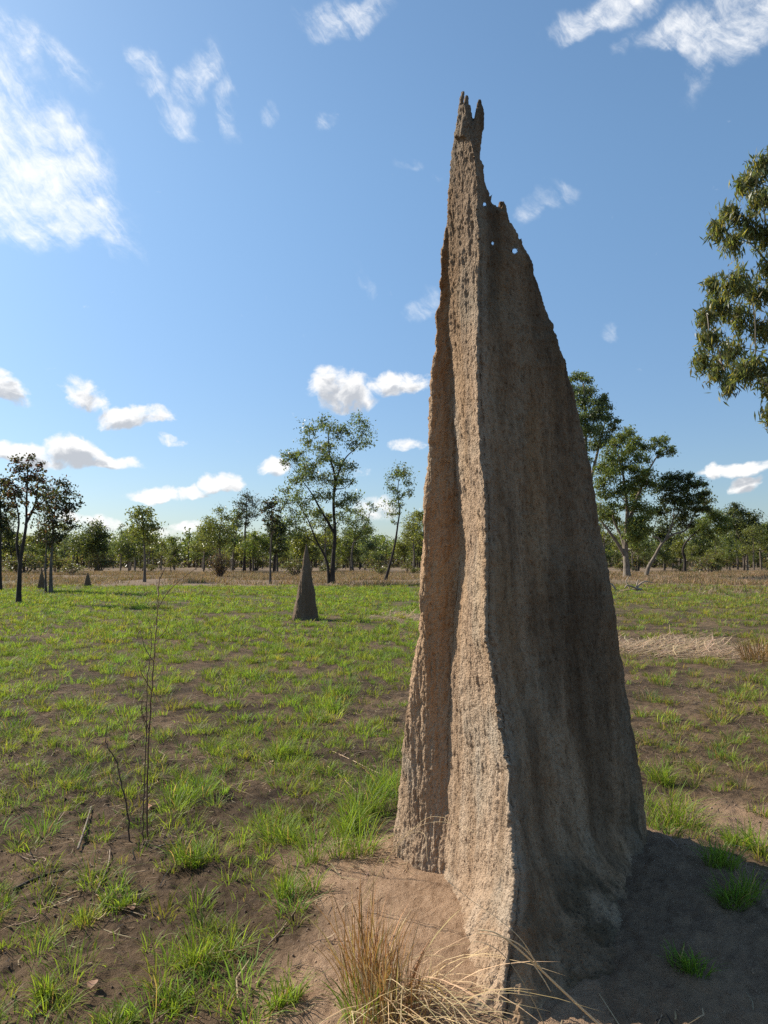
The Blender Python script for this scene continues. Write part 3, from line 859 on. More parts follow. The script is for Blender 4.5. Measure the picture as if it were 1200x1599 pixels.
hero_tree("eucalyptus_tree", "green tree with bent dark trunk right of the leaning gum", (710, 1258),
          [[(710, 1258), (712, 1180), (700, 1120), (730, 1060), (800, 1000), (860, 950)]],
          [(860, 900, 40), (900, 920, 45), (930, 940, 40), (850, 960, 50), (800, 980, 50), (900, 990, 45), (760, 1010, 40), (950, 1000, 35), (840, 1030, 40)],
          M_BARK_DARK, GREEN, 2.4, 0.26, 26, 0.2, 0.5, OLIVE, 0.3, conv=Z3, group=SG)

hero_tree("eucalyptus_tree", "pale-stemmed tree with tufted crown at the right wood edge", (1075, 1245),
          [[(1075, 1245), (1075, 1150), (1065, 1070), (1080, 980), (1090, 920)], [(1072, 1110), (1010, 1000), (1000, 900)]],
          [(1000, 870, 35), (990, 920, 40), (1040, 910, 40), (1090, 930, 45), (1060, 980, 50), (1120, 960, 35), (1000, 970, 40), (1100, 1020, 45), (1040, 1030, 45), (970, 960, 30)],
          M_BARK_PALE, (0.045, 0.06, 0.027), 2.2, 0.26, 26, 0.2, 0.5, OLIVE, 0.25, conv=Z3, group=SG)

hero_tree("eucalyptus_tree", "dark crowned tree cut by the right edge of the view, low down", (1200, 1240),
          [[(1200, 1240), (1198, 1140), (1200, 1040)]],
          [(1180, 980, 35), (1200, 1030, 45), (1230, 990, 40), (1170, 1060, 40), (1240, 1050, 50)],
          M_BARK_DARK, GREEN, 2.0, 0.26, 26, 0.2, 0.5, OLIVE, 0.25, conv=Z3, group=SG)


def near_gum():
    d = 13.0
    base = P(1330, 900, d); base[2] = float(ground_h(base[0], base[1])) - 0.05
    tm, lm = MB(), MB()
    tr = smooth_line(np.vstack([base, P([1325, 1318, 1300, 1292, 1300], [800, 650, 520, 400, 260], np.array([13, 13, 13.1, 13.2, 13.2]))]), 7)
    tube(tm, tr, np.linspace(0.2, 0.035, len(tr)) * (1 + 0.5 * np.exp(-np.linspace(0, 14, len(tr)))), 14)
    sk = np.column_stack([tr, np.linspace(0.2, 0.035, len(tr))])
    cl = [(1192, 250, 16), (1165, 280, 17), (1192, 300, 22), (1138, 325, 16), (1120, 352, 13), (1165, 345, 22), (1195, 360, 22), (1145, 372, 14), (1200, 410, 18), (1112, 440, 10),
          (1150, 430, 20), (1185, 450, 24), (1125, 468, 18), (1102, 488, 12), (1150, 490, 24), (1190, 505, 24), (1108, 520, 15), (1140, 540, 20), (1096, 556, 12), (1120, 572, 13),
          (1180, 560, 20), (1138, 592, 9), (1160, 575, 12), (1203, 595, 14), (1203, 640, 8),
          (1240, 260, 28), (1250, 330, 32), (1240, 420, 34), (1250, 510, 32), (1290, 280, 36), (1300, 380, 40), (1310, 480, 38), (1350, 320, 38), (1360, 430, 40), (1270, 220, 26), (1320, 230, 28), (1250, 580, 26), (1230, 470, 26), (1225, 300, 24)]
    for (px, py, r) in sorted(cl, key=lambda c: abs(c[0] - 1300)):
        R = r / F * d * 1.05
        c = P(px, py, d + random.uniform(-1, 1) * 0.9)
        dv = c - sk[:, :3]; dist = np.linalg.norm(dv, axis=1)
        k = int(np.argmin(dist + np.clip(0.25 * dist - dv[:, 2], 0, None) * 1.5))
        a = sk[k, :3]; ra = min(sk[k, 3] * 0.55, 0.045)
        mid = 0.5 * (a + c) + np.array([0, 0, 0.12 * dist[k]]) + RNG.normal(0, 0.04 * dist[k], 3)
        ln = smooth_line([a, mid, c], 5)
        rr = np.linspace(max(ra, 0.010), 0.006, len(ln))
        tube(tm, ln, rr, 6)
        sk = np.vstack([sk, np.column_stack([ln[3:], rr[3:]])])
        # hanging sprays of narrow leaves
        ns = int(12 + R * 90)
        for _ in range(ns):
            o = RNG.normal(0, 1, 3); o /= np.linalg.norm(o)
            s = c + o * R * random.random() ** 0.5 * np.array([1, 1, 0.8])
            e = s + np.array([RNG.normal(0, 0.05), RNG.normal(0, 0.05), -RNG.uniform(0.14, 0.34)])
            if random.random() < 0.5: tube(tm, [c, 0.5 * (c + s) + np.array([0, 0, 0.03]), s, e], [0.005, 0.004, 0.003, 0.002], 3, cap=False)
            n = random.randint(10, 18)
            t = RNG.random((n, 1))
            p = s * (1 - t) + e * t + RNG.normal(0, 0.05, (n, 3))
            leaves(lm, p, 0.16, leaf_cols(n, (0.130, 0.155, 0.066), 0.25, (0.25, 0.22, 0.075), 0.25) * random.uniform(0.8, 1.2), droop=0.75, width=0.2)
    root = empty("eucalyptus_tree", base, "near gum whose drooping leafy branches hang in from the upper right edge", "tree", SG)
    tm.build("trunk", M_BARK_PALE, root, base)
    lm.build("crown", M_LEAF, root, base, smooth=False)


near_gum()


def brown_shrub():
    px, py = 343, 903
    d = ground_depth(py)
    base = P(px, py, d); base[2] = float(ground_h(base[0], base[1]))
    tm, lm = MB(), MB()
    for i in range(46):
        a = random.uniform(0, 2 * math.pi); sp = random.uniform(0.1, 1.0) * 1.25; h = random.uniform(1.3, 2.7) * (1.1 - 0.35 * sp)
        tip = base + np.array([math.cos(a) * sp, math.sin(a) * sp, h])
        mid = 0.5 * (base + tip) + RNG.normal(0, 0.12, 3) + np.array([0, 0, 0.2])
        ln = smooth_line([base + RNG.normal(0, 0.12, 3) * np.array([1, 1, 0]), mid, tip], 4)
        tube(tm, ln, np.linspace(0.03, 0.012, len(ln)), 4, (0.9, 0.75, 0.68))
        for k in range(4):
            s = ln[random.randint(3, len(ln) - 1)]
            tube(tm, [s, s + RNG.normal(0, 0.25, 3) + np.array([0, 0, 0.15])], [0.014, 0.008], 3, (0.9, 0.75, 0.68), cap=False)
        n = 26
        p = ln[RNG.integers(3, len(ln), n)] + RNG.normal(0, 0.22, (n, 3))
        leaves(lm, p, 0.15, leaf_cols(n, (0.13, 0.085, 0.052), 0.3, (0.09, 0.1, 0.04), 0.25), droop=0.1, width=0.5)
    root = empty("dry_shrub", base, "brown twiggy half-bare shrub in front of the wood left of centre", "shrub")
    tm.build("branches", M_BARK_GREY, root, base)
    lm.build("leaves", M_LEAF, root, base, smooth=False)


brown_shrub()


# woodland: a few kinds, then copies
def wood_tree(kind):
    h = [7.2, 6.2, 8.0, 5.4, 6.8, 7.5][kind]
    bark = [M_BARK_GREY, M_BARK_DARK, M_BARK_PALE, M_BARK_GREY, M_BARK_DARK, M_BARK_PALE][kind]
    col = [GREEN, OLIVE, BLUISH, (0.08, 0.105, 0.034), (0.048, 0.062, 0.027), OLIVE][kind]
    tm, lm = MB(), MB()
    lean = RNG.normal(0, 0.25, 2)
    fork = h * random.uniform(0.38, 0.52)
    top = np.array([lean[0] * 2, lean[1] * 2, h * 0.86])
    tr = smooth_line([np.array([0, 0, -0.3]), np.array([lean[0] * 0.4, lean[1] * 0.3, fork * 0.6]), np.array([lean[0], lean[1], fork]), top], 6)
    rad = np.linspace(0.15, 0.035, len(tr)); tube(tm, tr, rad, 7)
    nl = [7, 6, 8, 5, 9, 6][kind]
    W = [1.5, 1.8, 1.3, 1.7, 1.4, 1.9][kind]
    for i in range(nl + 5):
        a = i * 2.4 + random.uniform(-0.4, 0.4)
        f = random.uniform(0.5, 1.0)
        k = int(f * (len(tr) - 1)); s = tr[k]
        rr = W * random.uniform(0.35, 1.0) * (1.15 - 0.55 * f)
        c = s + np.array([math.cos(a) * rr, math.sin(a) * rr, random.uniform(0.2, 1.1)])
        ln = smooth_line([s, 0.5 * (s + c) + np.array([0, 0, -0.1]), c], 4)
        tube(tm, ln, np.linspace(0.06, 0.02, len(ln)), 4)
        fill_cluster(lm, tm, c, random.uniform(0.6, 1.0), 0.27, col, 9, 0.2, 0.55, OLIVE if kind != 1 else YEL, 0.22, twig=0.02)
    return tm.data("trunk", bark), lm.data("crown", M_LEAF, smooth=False)


KINDS = ["grey-stemmed", "yellowish dark-stemmed", "tall pale-stemmed", "low bright green", "dark bushy", "wide pale-stemmed"]
protos = [wood_tree(k) for k in range(6)]
spots = []
for i in range(4000):
    y = random.uniform(92, 150); x = random.uniform(-0.62, 0.66) * y
    if all((x - a) ** 2 + (y - b) ** 2 > 3.0 ** 2 for a, b, _ in spots):
        spots.append((x, y, random.randrange(6)))
    if len(spots) >= 210: break
for (x, y, k) in spots:
    u = 600 + F * x / y
    where = ("in the wood left of the brown shrub" if u < 330 else "in the wood between brown shrub and grey mound" if u < 470 else
             "in the wood between grey mound and tall mound" if u < 700 else "in the wood right of the tall mound")
    root = empty("woodland_tree", (x, y, float(ground_h(x, y))), f"{KINDS[k]} tree {where}", "tree", "woodland trees " + where[12:])
    s = random.choice([random.uniform(0.45, 0.8), random.uniform(0.7, 1.05), random.uniform(0.95, 1.3)]) * (0.92 if u < 800 else 0.98)
    root.scale = (s * random.uniform(0.9, 1.1), s * random.uniform(0.9, 1.1), s)
    root.rotation_euler = (0, 0, random.uniform(0, 6.28))
    for nm, me in zip(("trunk", "crown"), protos[k]):
        o = bpy.data.objects.new(nm, me); COL.objects.link(o); o.parent = root


def bush_mesh():
    tm, lm = MB(), MB()
    for i in range(9):
        a = random.uniform(0, 6.28); rr = random.uniform(0.2, 1.3); c = np.array([math.cos(a) * rr, math.sin(a) * rr, random.uniform(0.7, 1.9) * (1.1 - 0.3 * rr)])
        ln = smooth_line([np.array([0.1 * math.cos(a), 0.1 * math.sin(a), -0.1]), c * np.array([0.5, 0.5, 0.6]), c], 3)
        tube(tm, ln, np.linspace(0.05, 0.02, len(ln)), 4)
        fill_cluster(lm, tm, c, random.uniform(0.4, 0.7), 0.22, (0.12, 0.135, 0.05), 6, 0.1, 0.5, (0.17, 0.125, 0.07), 0.3, twig=0.015)
    return tm.data("branches", M_BARK_GREY), lm.data("leaves", M_LEAF, smooth=False)


bmesh_pair = [bush_mesh() for _ in range(2)]
for i in range(34):
    y = random.uniform(70, 112); x = random.uniform(-0.56, 0.58) * y
    u = 600 + F * x / y
    where = "left of the brown shrub" if u < 330 else "between brown shrub and tall mound" if u < 700 else "right of the tall mound"
    root = empty("woodland_shrub", (x, y, float(ground_h(x, y))), f"small green bush at the foot of the wood, {where}", "shrub", "bushes " + where)
    sc_ = random.uniform(0.5, 1.25); root.scale = (sc_ * random.uniform(0.9, 1.4), sc_ * random.uniform(0.9, 1.4), sc_); root.rotation_euler = (0, 0, random.uniform(0, 6.28))
    for nm, me in zip(("branches", "leaves"), bmesh_pair[i % 2]):
        o = bpy.data.objects.new(nm, me); COL.objects.link(o); o.parent = root


def far_wood():
    tm = MB()
    n = 1500
    y = RNG.uniform(152, 260, n); x = RNG.uniform(-0.75, 0.75, n) * y
    for a, b in zip(x, y):
        h = random.uniform(4.0, 8.0); z = float(ground_h(a, b)) * 0
        tube(tm, [(a, b, -0.3), (a + random.gauss(0, .2), b, h * 0.5), (a + random.gauss(0, .4), b, h * 0.9)], [0.16, 0.12, 0.05], 4, np.array([0.08, 0.062, 0.048]) * random.uniform(0.5, 1.6), cap=False)
        for k in range(5):
            c = np.array([a + random.gauss(0, 1.1), b + random.gauss(0, 1.1), h * random.uniform(0.45, 1.0)])
            m = 26
            leaves(tm, c + RNG.normal(0, 0.62, (m, 3)), 0.6, leaf_cols(m, GREEN, 0.3, OLIVE, 0.3), droop=0.1, width=0.6)
    # understorey
    m = 26000
    y = RNG.uniform(150, 240, m); x = RNG.uniform(-0.75, 0.75, m) * y
    leaves(tm, xyz(x, y, 0) + np.stack([0 * x, 0 * x, RNG.random(m) ** 1.6 * 2.6], -1), 0.75, leaf_cols(m, (0.06, 0.062, 0.034), 0.35, (0.11, 0.085, 0.055), 0.4), droop=-0.2, width=0.5)
    o = tm.build("far_woodland", M_LEAF, smooth=False)
    tag(o, "far-off dark green wood closing the plain along the horizon", "woodland", kind="stuff")


far_wood()


# ------------------------------------------------------------------ grass
def in_mound(x, y, m=0.80):
    return foot_q(x, y) < m


def green_cols(n):
    c = np.array([0.190, 0.265, 0.046])[None] * (1 + RNG.normal(0, 0.2, (n, 1)).clip(-0.5, 0.6))
    c = c * (1 + RNG.normal(0, 0.06, (n, 3)))
    return np.clip(c, 0.01, 0.5)


def scatter(y0, y1, dens, half=0.62):
    area = half * (y1 ** 2 - y0 ** 2)
    n = int(area * dens)
    y = np.sqrt(RNG.random(n) * (y1 ** 2 - y0 ** 2) + y0 ** 2)
    x = RNG.uniform(-half, half, n) * y
    return x, y


def grass_field():
    mb = MB()
    # y range, tufts per m2, blades, height, blade width, segments, radius, clumpiness
    LAYERS = [(1.7, 7, 75, (4, 12), (0.03, 0.09), 0.0034, 3, 0.035, 0.3), (1.7, 7, 54, (18, 50), (0.05, 0.13), 0.0040, 3, 0.055, 0.42),
              (7, 14, 26, (3, 8), (0.03, 0.08), 0.0058, 2, 0.05, 0.3), (7, 14, 28, (22, 50), (0.06, 0.15), 0.0062, 2, 0.075, 0.85),
              (14, 25, 10, (3, 7), (0.04, 0.08), 0.010, 2, 0.06, 0.3), (14, 25, 17, (18, 38), (0.07, 0.17), 0.0105, 2, 0.09, 0.85),
              (25, 48, 13, (12, 26), (0.07, 0.18), 0.019, 2, 0.17, 0.9)]
    for (y0, y1, dens, nb, hh, w, seg, rad, cl) in LAYERS:
        x, y = scatter(y0, y1, dens)
        r = np.hypot(x, y)
        clump = fbm(xyz(x * 1.1, y * 1.1), 3, 81)
        big = fbm(xyz(x * 0.33, y * 0.33), 3, 82)
        pr = (1 - cl) + cl * sstep(0.34, 0.56, 0.6 * clump + 0.4 * big + np.where(x < -0.3, 0.03, -0.01))
        pr *= np.clip(0.80 + 0.2 * sstep(3, 8, r), 0, 1) * np.where(x > 1.4, 0.62, 1.0)
        pr *= (1 - 0.97 * sand_mask(x, y)) * (1 - 0.93 * dry_mask(x, y))
        keep = (RNG.random(len(x)) < pr) & ~in_mound(x, y, 1.0)
        x, y, clump = x[keep], y[keep], clump[keep]
        z = ground_h(x, y)
        n = len(x)
        vig = np.clip(RNG.lognormal(-0.12, 0.42, n), 0.35, 1.9)
        k = (RNG.uniform(nb[0], nb[1], n) * np.clip(vig, 0.5, 1.5)).astype(int)
        idx = np.repeat(np.arange(n), k)
        N = len(idx)
        az = RNG.uniform(0, 2 * np.pi, N)
        rr = rad * np.sqrt(RNG.random(N)) * np.clip(vig[idx], 0.6, 1.6)
        root = np.stack([x[idx] + rr * np.cos(az), y[idx] + rr * np.sin(az), z[idx] - 0.008], -1)
        h = RNG.uniform(hh[0], hh[1], N) * vig[idx] ** 0.7
        lean = RNG.uniform(0.1, 0.9, N) + rr / rad * 0.25
        tc = green_cols(n)
        hue = RNG.random(n)
        tc[hue < 0.10] *= np.array([1.35, 1.05, 1.1]); tc[hue > 0.85] *= np.array([0.7, 0.85, 1.1])
        c = tc[idx] * (1 + RNG.normal(0, 0.14, (N, 1)))
        dryb = RNG.random(N) < np.where(x > 1.4, 0.34, 0.09)[idx]
        c[dryb] = np.array([0.30, 0.22, 0.11]) * RNG.uniform(0.6, 1.2, (dryb.sum(), 1))
        blades(mb, root, h, az + RNG.normal(0, 0.5, N), lean, RNG.uniform(0.7, 1.3, N) * w, np.clip(c * 0.85, 0, 1), np.clip(c * np.array([1.18, 1.12, 1.0]), 0, 1), seg)
    o = mb.build("grass", M_GRASS, smooth=False)
    tag(o, "short fresh green grass sprouting across the burnt plain", "grass", kind="stuff")


grass_field()


def straw_cols(n, base=(0.36, 0.255, 0.15)):
    return np.clip(np.array(base)[None] * (1 + RNG.normal(0, 0.28, (n, 1)).clip(-0.6, 0.6)) * (1 + RNG.normal(0, 0.05, (n, 3))), 0.02, 0.8)


def flat_straws(mb, x, y, L, az, hw, c, lift, tilt):
    N = len(x)
    root = np.stack([x, y, ground_h(x, y) + 0.003 + lift], -1)
    d = np.stack([np.cos(az), np.sin(az), RNG.normal(0, tilt, N)], -1) * L[:, None]
    s = np.stack([-np.sin(az), np.cos(az), 0 * az], -1) * hw[:, None]
    bend = np.stack([-np.sin(az), np.cos(az), 0 * az], -1) * (RNG.normal(0, 0.12, N) * L)[:, None]
    p1 = root + d * 0.5 + bend; p1[:, 2] = np.maximum(p1[:, 2], ground_h(p1[:, 0], p1[:, 1]) + 0.004)
    p2 = root + d; p2[:, 2] = np.maximum(p2[:, 2], ground_h(p2[:, 0], p2[:, 1]) + 0.003)
    v = np.stack([root - s, root + s, p1 + s, p1 - s, p2 + s * .6, p2 - s * .6], 1)
    b = np.arange(N)[:, None] * 6
    mb.add(v.reshape(-1, 3), np.concatenate([np.concatenate([b, b + 1, b + 2, b + 3], 1), np.concatenate([b + 3, b + 2, b + 4, b + 5], 1)]), None, np.repeat(c, 6, axis=0))


def dry_grass():
    mb = MB()
    # standing dry band at the edge of the plain
    x, y = scatter(30, 95, 16, 0.68)
    keep = RNG.random(len(x)) < dry_mask(x, y) * sstep(0.36, 0.58, fbm(xyz(x * 0.22, y * 0.16), 3, 91))
    x, y = x[keep], y[keep]
    n = len(x); idx = np.repeat(np.arange(n), 5); N = len(idx)
    az = RNG.uniform(0, 6.28, N)
    root = np.stack([x[idx] + RNG.normal(0, .12, N), y[idx] + RNG.normal(0, .12, N), ground_h(x, y)[idx] - 0.02], -1)
    c = straw_cols(n, (0.30, 0.205, 0.13))[idx] * RNG.uniform(0.75, 1.2, (N, 1))
    g = RNG.random(N) < 0.12
    c[g] = np.array([0.09, 0.12, 0.035])
    blades(mb, root, RNG.uniform(0.15, 0.5, N) * (0.5 + fbm(xyz(x * 0.3, y * 0.3), 2, 92))[idx], az, RNG.uniform(0.2, 1.3, N), RNG.uniform(0.6, 1.3, N) * 0.03, c, None, 2)
    o = mb.build("dry_grass", M_STRAW, smooth=False)
    tag(o, "band of brown dry grass along the far side of the plain", "dry grass", kind="stuff")
    # flattened pale thatch patches
    mb = MB()
    n = 15000
    x = RNG.uniform(3.2, 9.5, n); y = RNG.uniform(11, 16.5, n)
    x2 = RNG.uniform(-1.0, 2.6, 4500); y2 = RNG.uniform(17.5, 23.5, 4500)
    x = np.concatenate([x, x2]); y = np.concatenate([y, y2])
    keep = RNG.random(len(x)) < np.where(y < 17, 1, 0.8) * dry_mask(x, y) ** 1.5
    x, y = x[keep], y[keep]; N = len(x)
    az = RNG.normal(0.2, 0.9, N); L = RNG.uniform(0.15, 0.6, N)
    flat_straws(mb, x, y, L, az, RNG.uniform(0.004, 0.009, N), straw_cols(N, (0.40, 0.29, 0.185)), RNG.random(N) ** 2 * 0.04, 0.16)
    o = mb.build("straw_thatch", M_STRAW, smooth=False)
    tag(o, "flattened pale dead grass lying in a patch right of the mound", "dead grass", kind="stuff")
    # scattered straw and char litter on the near soil
    mb = MB()
    x, y = scatter(1.7, 10, 260)
    keep = (RNG.random(len(x)) < np.clip(fbm(xyz(x * 1.3, y * 1.3), 3, 97) * 2.2 - 0.65 + np.where(x > 1.5, 0.25, 0), 0.04, 1)) & ~in_mound(x, y, 0.85)
    x, y = x[keep], y[keep]; N = len(x)
    c = straw_cols(N, (0.34, 0.25, 0.155)); dk = RNG.random(N) < 0.3; c[dk] = np.array([0.035, 0.027, 0.022])
    flat_straws(mb, x, y, RNG.lognormal(-2.7, 0.6, N).clip(0.015, 0.40), RNG.uniform(0, 6.28, N), RNG.uniform(0.0012, 0.0030, N), c, RNG.random(N) ** 3 * 0.02, 0.12)
    o = mb.build("straw_litter", M_STRAW, smooth=False)
    tag(o, "scattered straw and charred stems littering the near soil", "litter", kind="stuff")
    # crumbs of soil
    mb = MB()
    x, y = scatter(1.7, 7, 420)
    keep = (RNG.random(len(x)) < fbm(xyz(x * 2, y * 2), 3, 98) * 1.2) & ~in_mound(x, y, 0.8)
    x, y = x[keep], y[keep]; N = len(x)
    r = RNG.lognormal(-5.5, 0.45, N).clip(0.002, 0.011)
    dirs = np.array([[1, 0, 0], [-1, 0, 0], [0, 1, 0], [0, -1, 0], [0, 0, 1], [0, 0, -1]], float)
    v = xyz(x, y)[:, None, :] + dirs[None] * r[:, None, None] * RNG.uniform(0.6, 1.3, (N, 6, 1)); v[:, :, 2] += ground_h(x, y)[:, None] + 0.2 * r[:, None]
    fc = np.array([[0, 2, 4], [2, 1, 4], [1, 3, 4], [3, 0, 4], [2, 0, 5], [1, 2, 5], [3, 1, 5], [0, 3, 5]])
    sm = sand_mask(x, y)[:, None]
    c = (np.array([0.085, 0.055, 0.038]) * (1 - sm) + np.array([0.30, 0.20, 0.125]) * sm) * RNG.uniform(0.6, 1.5, (N, 1))
    mb.add(v.reshape(-1, 3), None, (np.arange(N)[:, None, None] * 6 + fc[None]).reshape(-1, 3), np.repeat(c, 6, axis=0))
    m, nt = new_mat("soil_crumb"); g = NT(nt)
    att = g.n('ShaderNodeAttribute', attribute_name="tint"); bs = g.n('ShaderNodeBsdfPrincipled'); g.l(att.outputs['Color'], bs.inputs['Base Color']); bs.inputs['Roughness'].default_value = 0.95
    out = g.n('ShaderNodeOutputMaterial'); g.l(bs.outputs[0], out.inputs[0])
    o = mb.build("soil_crumbs", m)
    tag(o, "loose dark crumbs of earth strewn over the near ground", "soil crumbs", kind="stuff")


dry_grass()


def on_ground(px, py):
    d = ground_depth(py, 0.03)
    for _ in range(4):
        p = P(px, py, d); d = ground_depth(py, float(ground_h(p[0], p[1])))
    p = P(px, py, d); p[2] = float(ground_h(p[0], p[1]))
    return p, float(d)


TUFTS = [  # px, py, width px, height px, hue, label
    (1048, 1292, 92, 84, 1.15, "bright green grass tuft by the tall mound's right foot, nearest its shadow"),
    (1030, 1222, 52, 46, 1.2, "yellowish green grass tuft by the tall mound's right edge, behind a brighter one"),
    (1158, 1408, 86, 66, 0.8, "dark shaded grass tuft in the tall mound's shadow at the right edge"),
    (556, 1300, 62, 70, 1.0, "green grass tuft just left of the leafy tuft at the mound's left foot"),
    (612, 1236, 56, 74, 1.05, "bright grass tuft half tucked behind the mound's left foot"),
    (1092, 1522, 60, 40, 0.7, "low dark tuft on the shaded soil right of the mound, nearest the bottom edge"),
    (1180, 1330, 60, 60, 1.0, "green tuft at the right edge just beyond the shadow's edge"),
    (1128, 1352, 62, 50, 0.9, "green grass tuft straddling the edge of the tall mound's shadow"),
    (588, 1268, 84, 92, 1.0, "leafy grass tuft on the sand's edge beside the mound's left foot"),
    (530, 1338, 80, 84, 0.95, "green grass tuft on the sand's edge just behind the dry tussock"),
    (446, 1178, 62, 42, 1.1, "rounded bright tuft alone on dark soil, beyond the fallen straws"),
    (302, 1352, 58, 56, 1.0, "upright green tuft just right of the tall dead stem's foot"),
    (290, 1250, 56, 46, 0.9, "compact green tuft right of the tall dead stem, beyond the pink leaf"),
    (432, 1312, 90, 52, 1.05, "wide straggling green tuft in the middle of the dark soil"),
    (462, 1398, 60, 52, 0.95, "deep green tuft left of the dry tussock, behind the bare sand"),
    (352, 1500, 108, 66, 1.15, "widest yellow-green tuft in the near soil, a dark hollow below it"),
    (278, 1570, 66, 56, 1.1, "spiky pale green tuft at the bottom, left of the dry tussock"),
    (446, 1568, 46, 56, 1.05, "small upright tuft at the bottom beside the sandy soil"),
    (64, 1560, 36, 56, 1.25, "thin yellowish upright tuft at the bottom left corner"),
    (176, 1597, 56, 40, 1.1, "low sprawling tuft cut by the bottom edge on the left"),
    (184, 1418, 50, 42, 1.0, "small tuft in dark soil left of the curved pale stick"),
    (522, 1114, 56, 32, 0.85, "dark green rounded clump on bare soil left of the mound"),
]


def tuft_blades(mb, c, w, h, n, hue=1.0, dry=0.06):
    az = RNG.uniform(0, 6.28, n)
    rr = 0.5 * w * np.sqrt(RNG.random(n)) * 0.75
    root = np.stack([c[0] + rr * np.cos(az), c[1] + rr * np.sin(az) * 0.8, 0 * az], -1)
    root[:, 2] = ground_h(root[:, 0], root[:, 1]) - 0.008
    cc = green_cols(n) * np.array([hue, 1.0, 0.95])
    dr = RNG.random(n) < dry
    cc[dr] = straw_cols(dr.sum())
    blades(mb, root, RNG.uniform(0.5, 1.5, n) * h, az + RNG.normal(0, 0.6, n), RNG.uniform(0.05, 0.9, n) + 0.7 * rr / w, RNG.uniform(0.0028, 0.0050, n), np.clip(cc * 0.8, 0, 1), np.clip(cc * np.array([1.2, 1.15, 1]), 0, 1), 4)


for (px, py, w, h, hue, lab) in TUFTS:
    p, d = on_ground(px, py)
    mb = MB()
    sub = [(0, 0)] + [(random.uniform(-0.5, 0.5), random.uniform(-0.3, 0.3)) for _ in range(3)]
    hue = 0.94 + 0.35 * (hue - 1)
    W, H = w / F * d, 0.72 * h / F * d
    for (a, b) in sub:
        tuft_blades(mb, p + np.array([a * W, b * W, 0]), W * random.uniform(0.45, 0.75), H * random.uniform(0.8, 1.1), int(24 + W * 150), hue)
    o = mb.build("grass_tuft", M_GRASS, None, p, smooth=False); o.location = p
    tag(o, lab, "grass tuft", "green grass tufts in the foreground")


def arc_stalk(mb, pts, r, col):
    ln = smooth_line(pts, 8)
    tube(mb, ln, np.linspace(r, r * 0.45, len(ln)), 5, col)


def dry_tussock():
    p, d = on_ground(598, 1575)
    dm, gm = MB(), MB()
    for (ox, oy, n, hmin, hmax) in [(-0.07, 0.08, 95, 0.22, 0.44), (0.0, -0.01, 110, 0.2, 0.40), (0.08, -0.08, 60, 0.15, 0.32), (-0.02, -0.16, 60, 0.12, 0.28)]:
        az = RNG.normal(2.4, 1.6, n)
        rr = 0.075 * np.sqrt(RNG.random(n))
        root = np.stack([p[0] + ox + rr * np.cos(az), p[1] + oy + rr * np.sin(az), 0 * az], -1); root[:, 2] = ground_h(root[:, 0], root[:, 1]) - 0.01
        c = straw_cols(n, (0.36, 0.205, 0.10)); pl = RNG.random(n) < 0.25; c[pl] = straw_cols(pl.sum(), (0.5, 0.38, 0.22))
        blades(dm, root, RNG.uniform(hmin, hmax, n), az + RNG.normal(0, 0.9, n), RNG.uniform(0.05, 0.5, n), RNG.uniform(0.0022, 0.0048, n), c * 0.85, c * 1.1, 5)
    # bent-over pale blades sprawling forward and right
    n = 90
    az = RNG.normal(-0.9, 0.7, n)
    root = np.stack([p[0] + RNG.normal(0.05, 0.08, n), p[1] + RNG.normal(-0.05, 0.1, n), 0 * az], -1); root[:, 2] = ground_h(root[:, 0], root[:, 1])
    blades(dm, root, RNG.uniform(0.25, 0.42, n), az, RNG.uniform(0.8, 1.6, n), RNG.uniform(0.003, 0.0055, n), straw_cols(n, (0.5, 0.37, 0.21)), None, 6)
    tuft_blades(gm, p + np.array([-0.07, -0.03, 0]), 0.16, 0.15, 70, 0.9, 0.0)
    root = empty("dry_tussock", p, "big tawny dead grass tussock in front of the mound's left foot", "grass tussock")
    dm.build("dead_blades", M_STRAW, root, p, smooth=False)
    gm.build("green_shoots", M_GRASS, root, p, smooth=False)


dry_tussock()


def edge_tussock():
    p, d = on_ground(1192, 1032)
    dm = MB()
    n = 260
    az = RNG.uniform(0, 6.28, n); rr = 0.32 * np.sqrt(RNG.random(n))
    root = np.stack([p[0] + rr * np.cos(az), p[1] + rr * np.sin(az), 0 * az], -1); root[:, 2] = ground_h(root[:, 0], root[:, 1]) - 0.01
    blades(dm, root, RNG.uniform(0.25, 0.6, n), az + RNG.normal(0, 0.7, n), RNG.uniform(0.1, 0.9, n), RNG.uniform(0.006, 0.012, n), straw_cols(n, (0.27, 0.17, 0.09)), None, 4)
    o = dm.build("dry_tussock", M_STRAW, None, p, smooth=False); o.location = p
    tag(o, "brown dry tussock at the right edge beside the straw patch", "grass tussock")


edge_tussock()


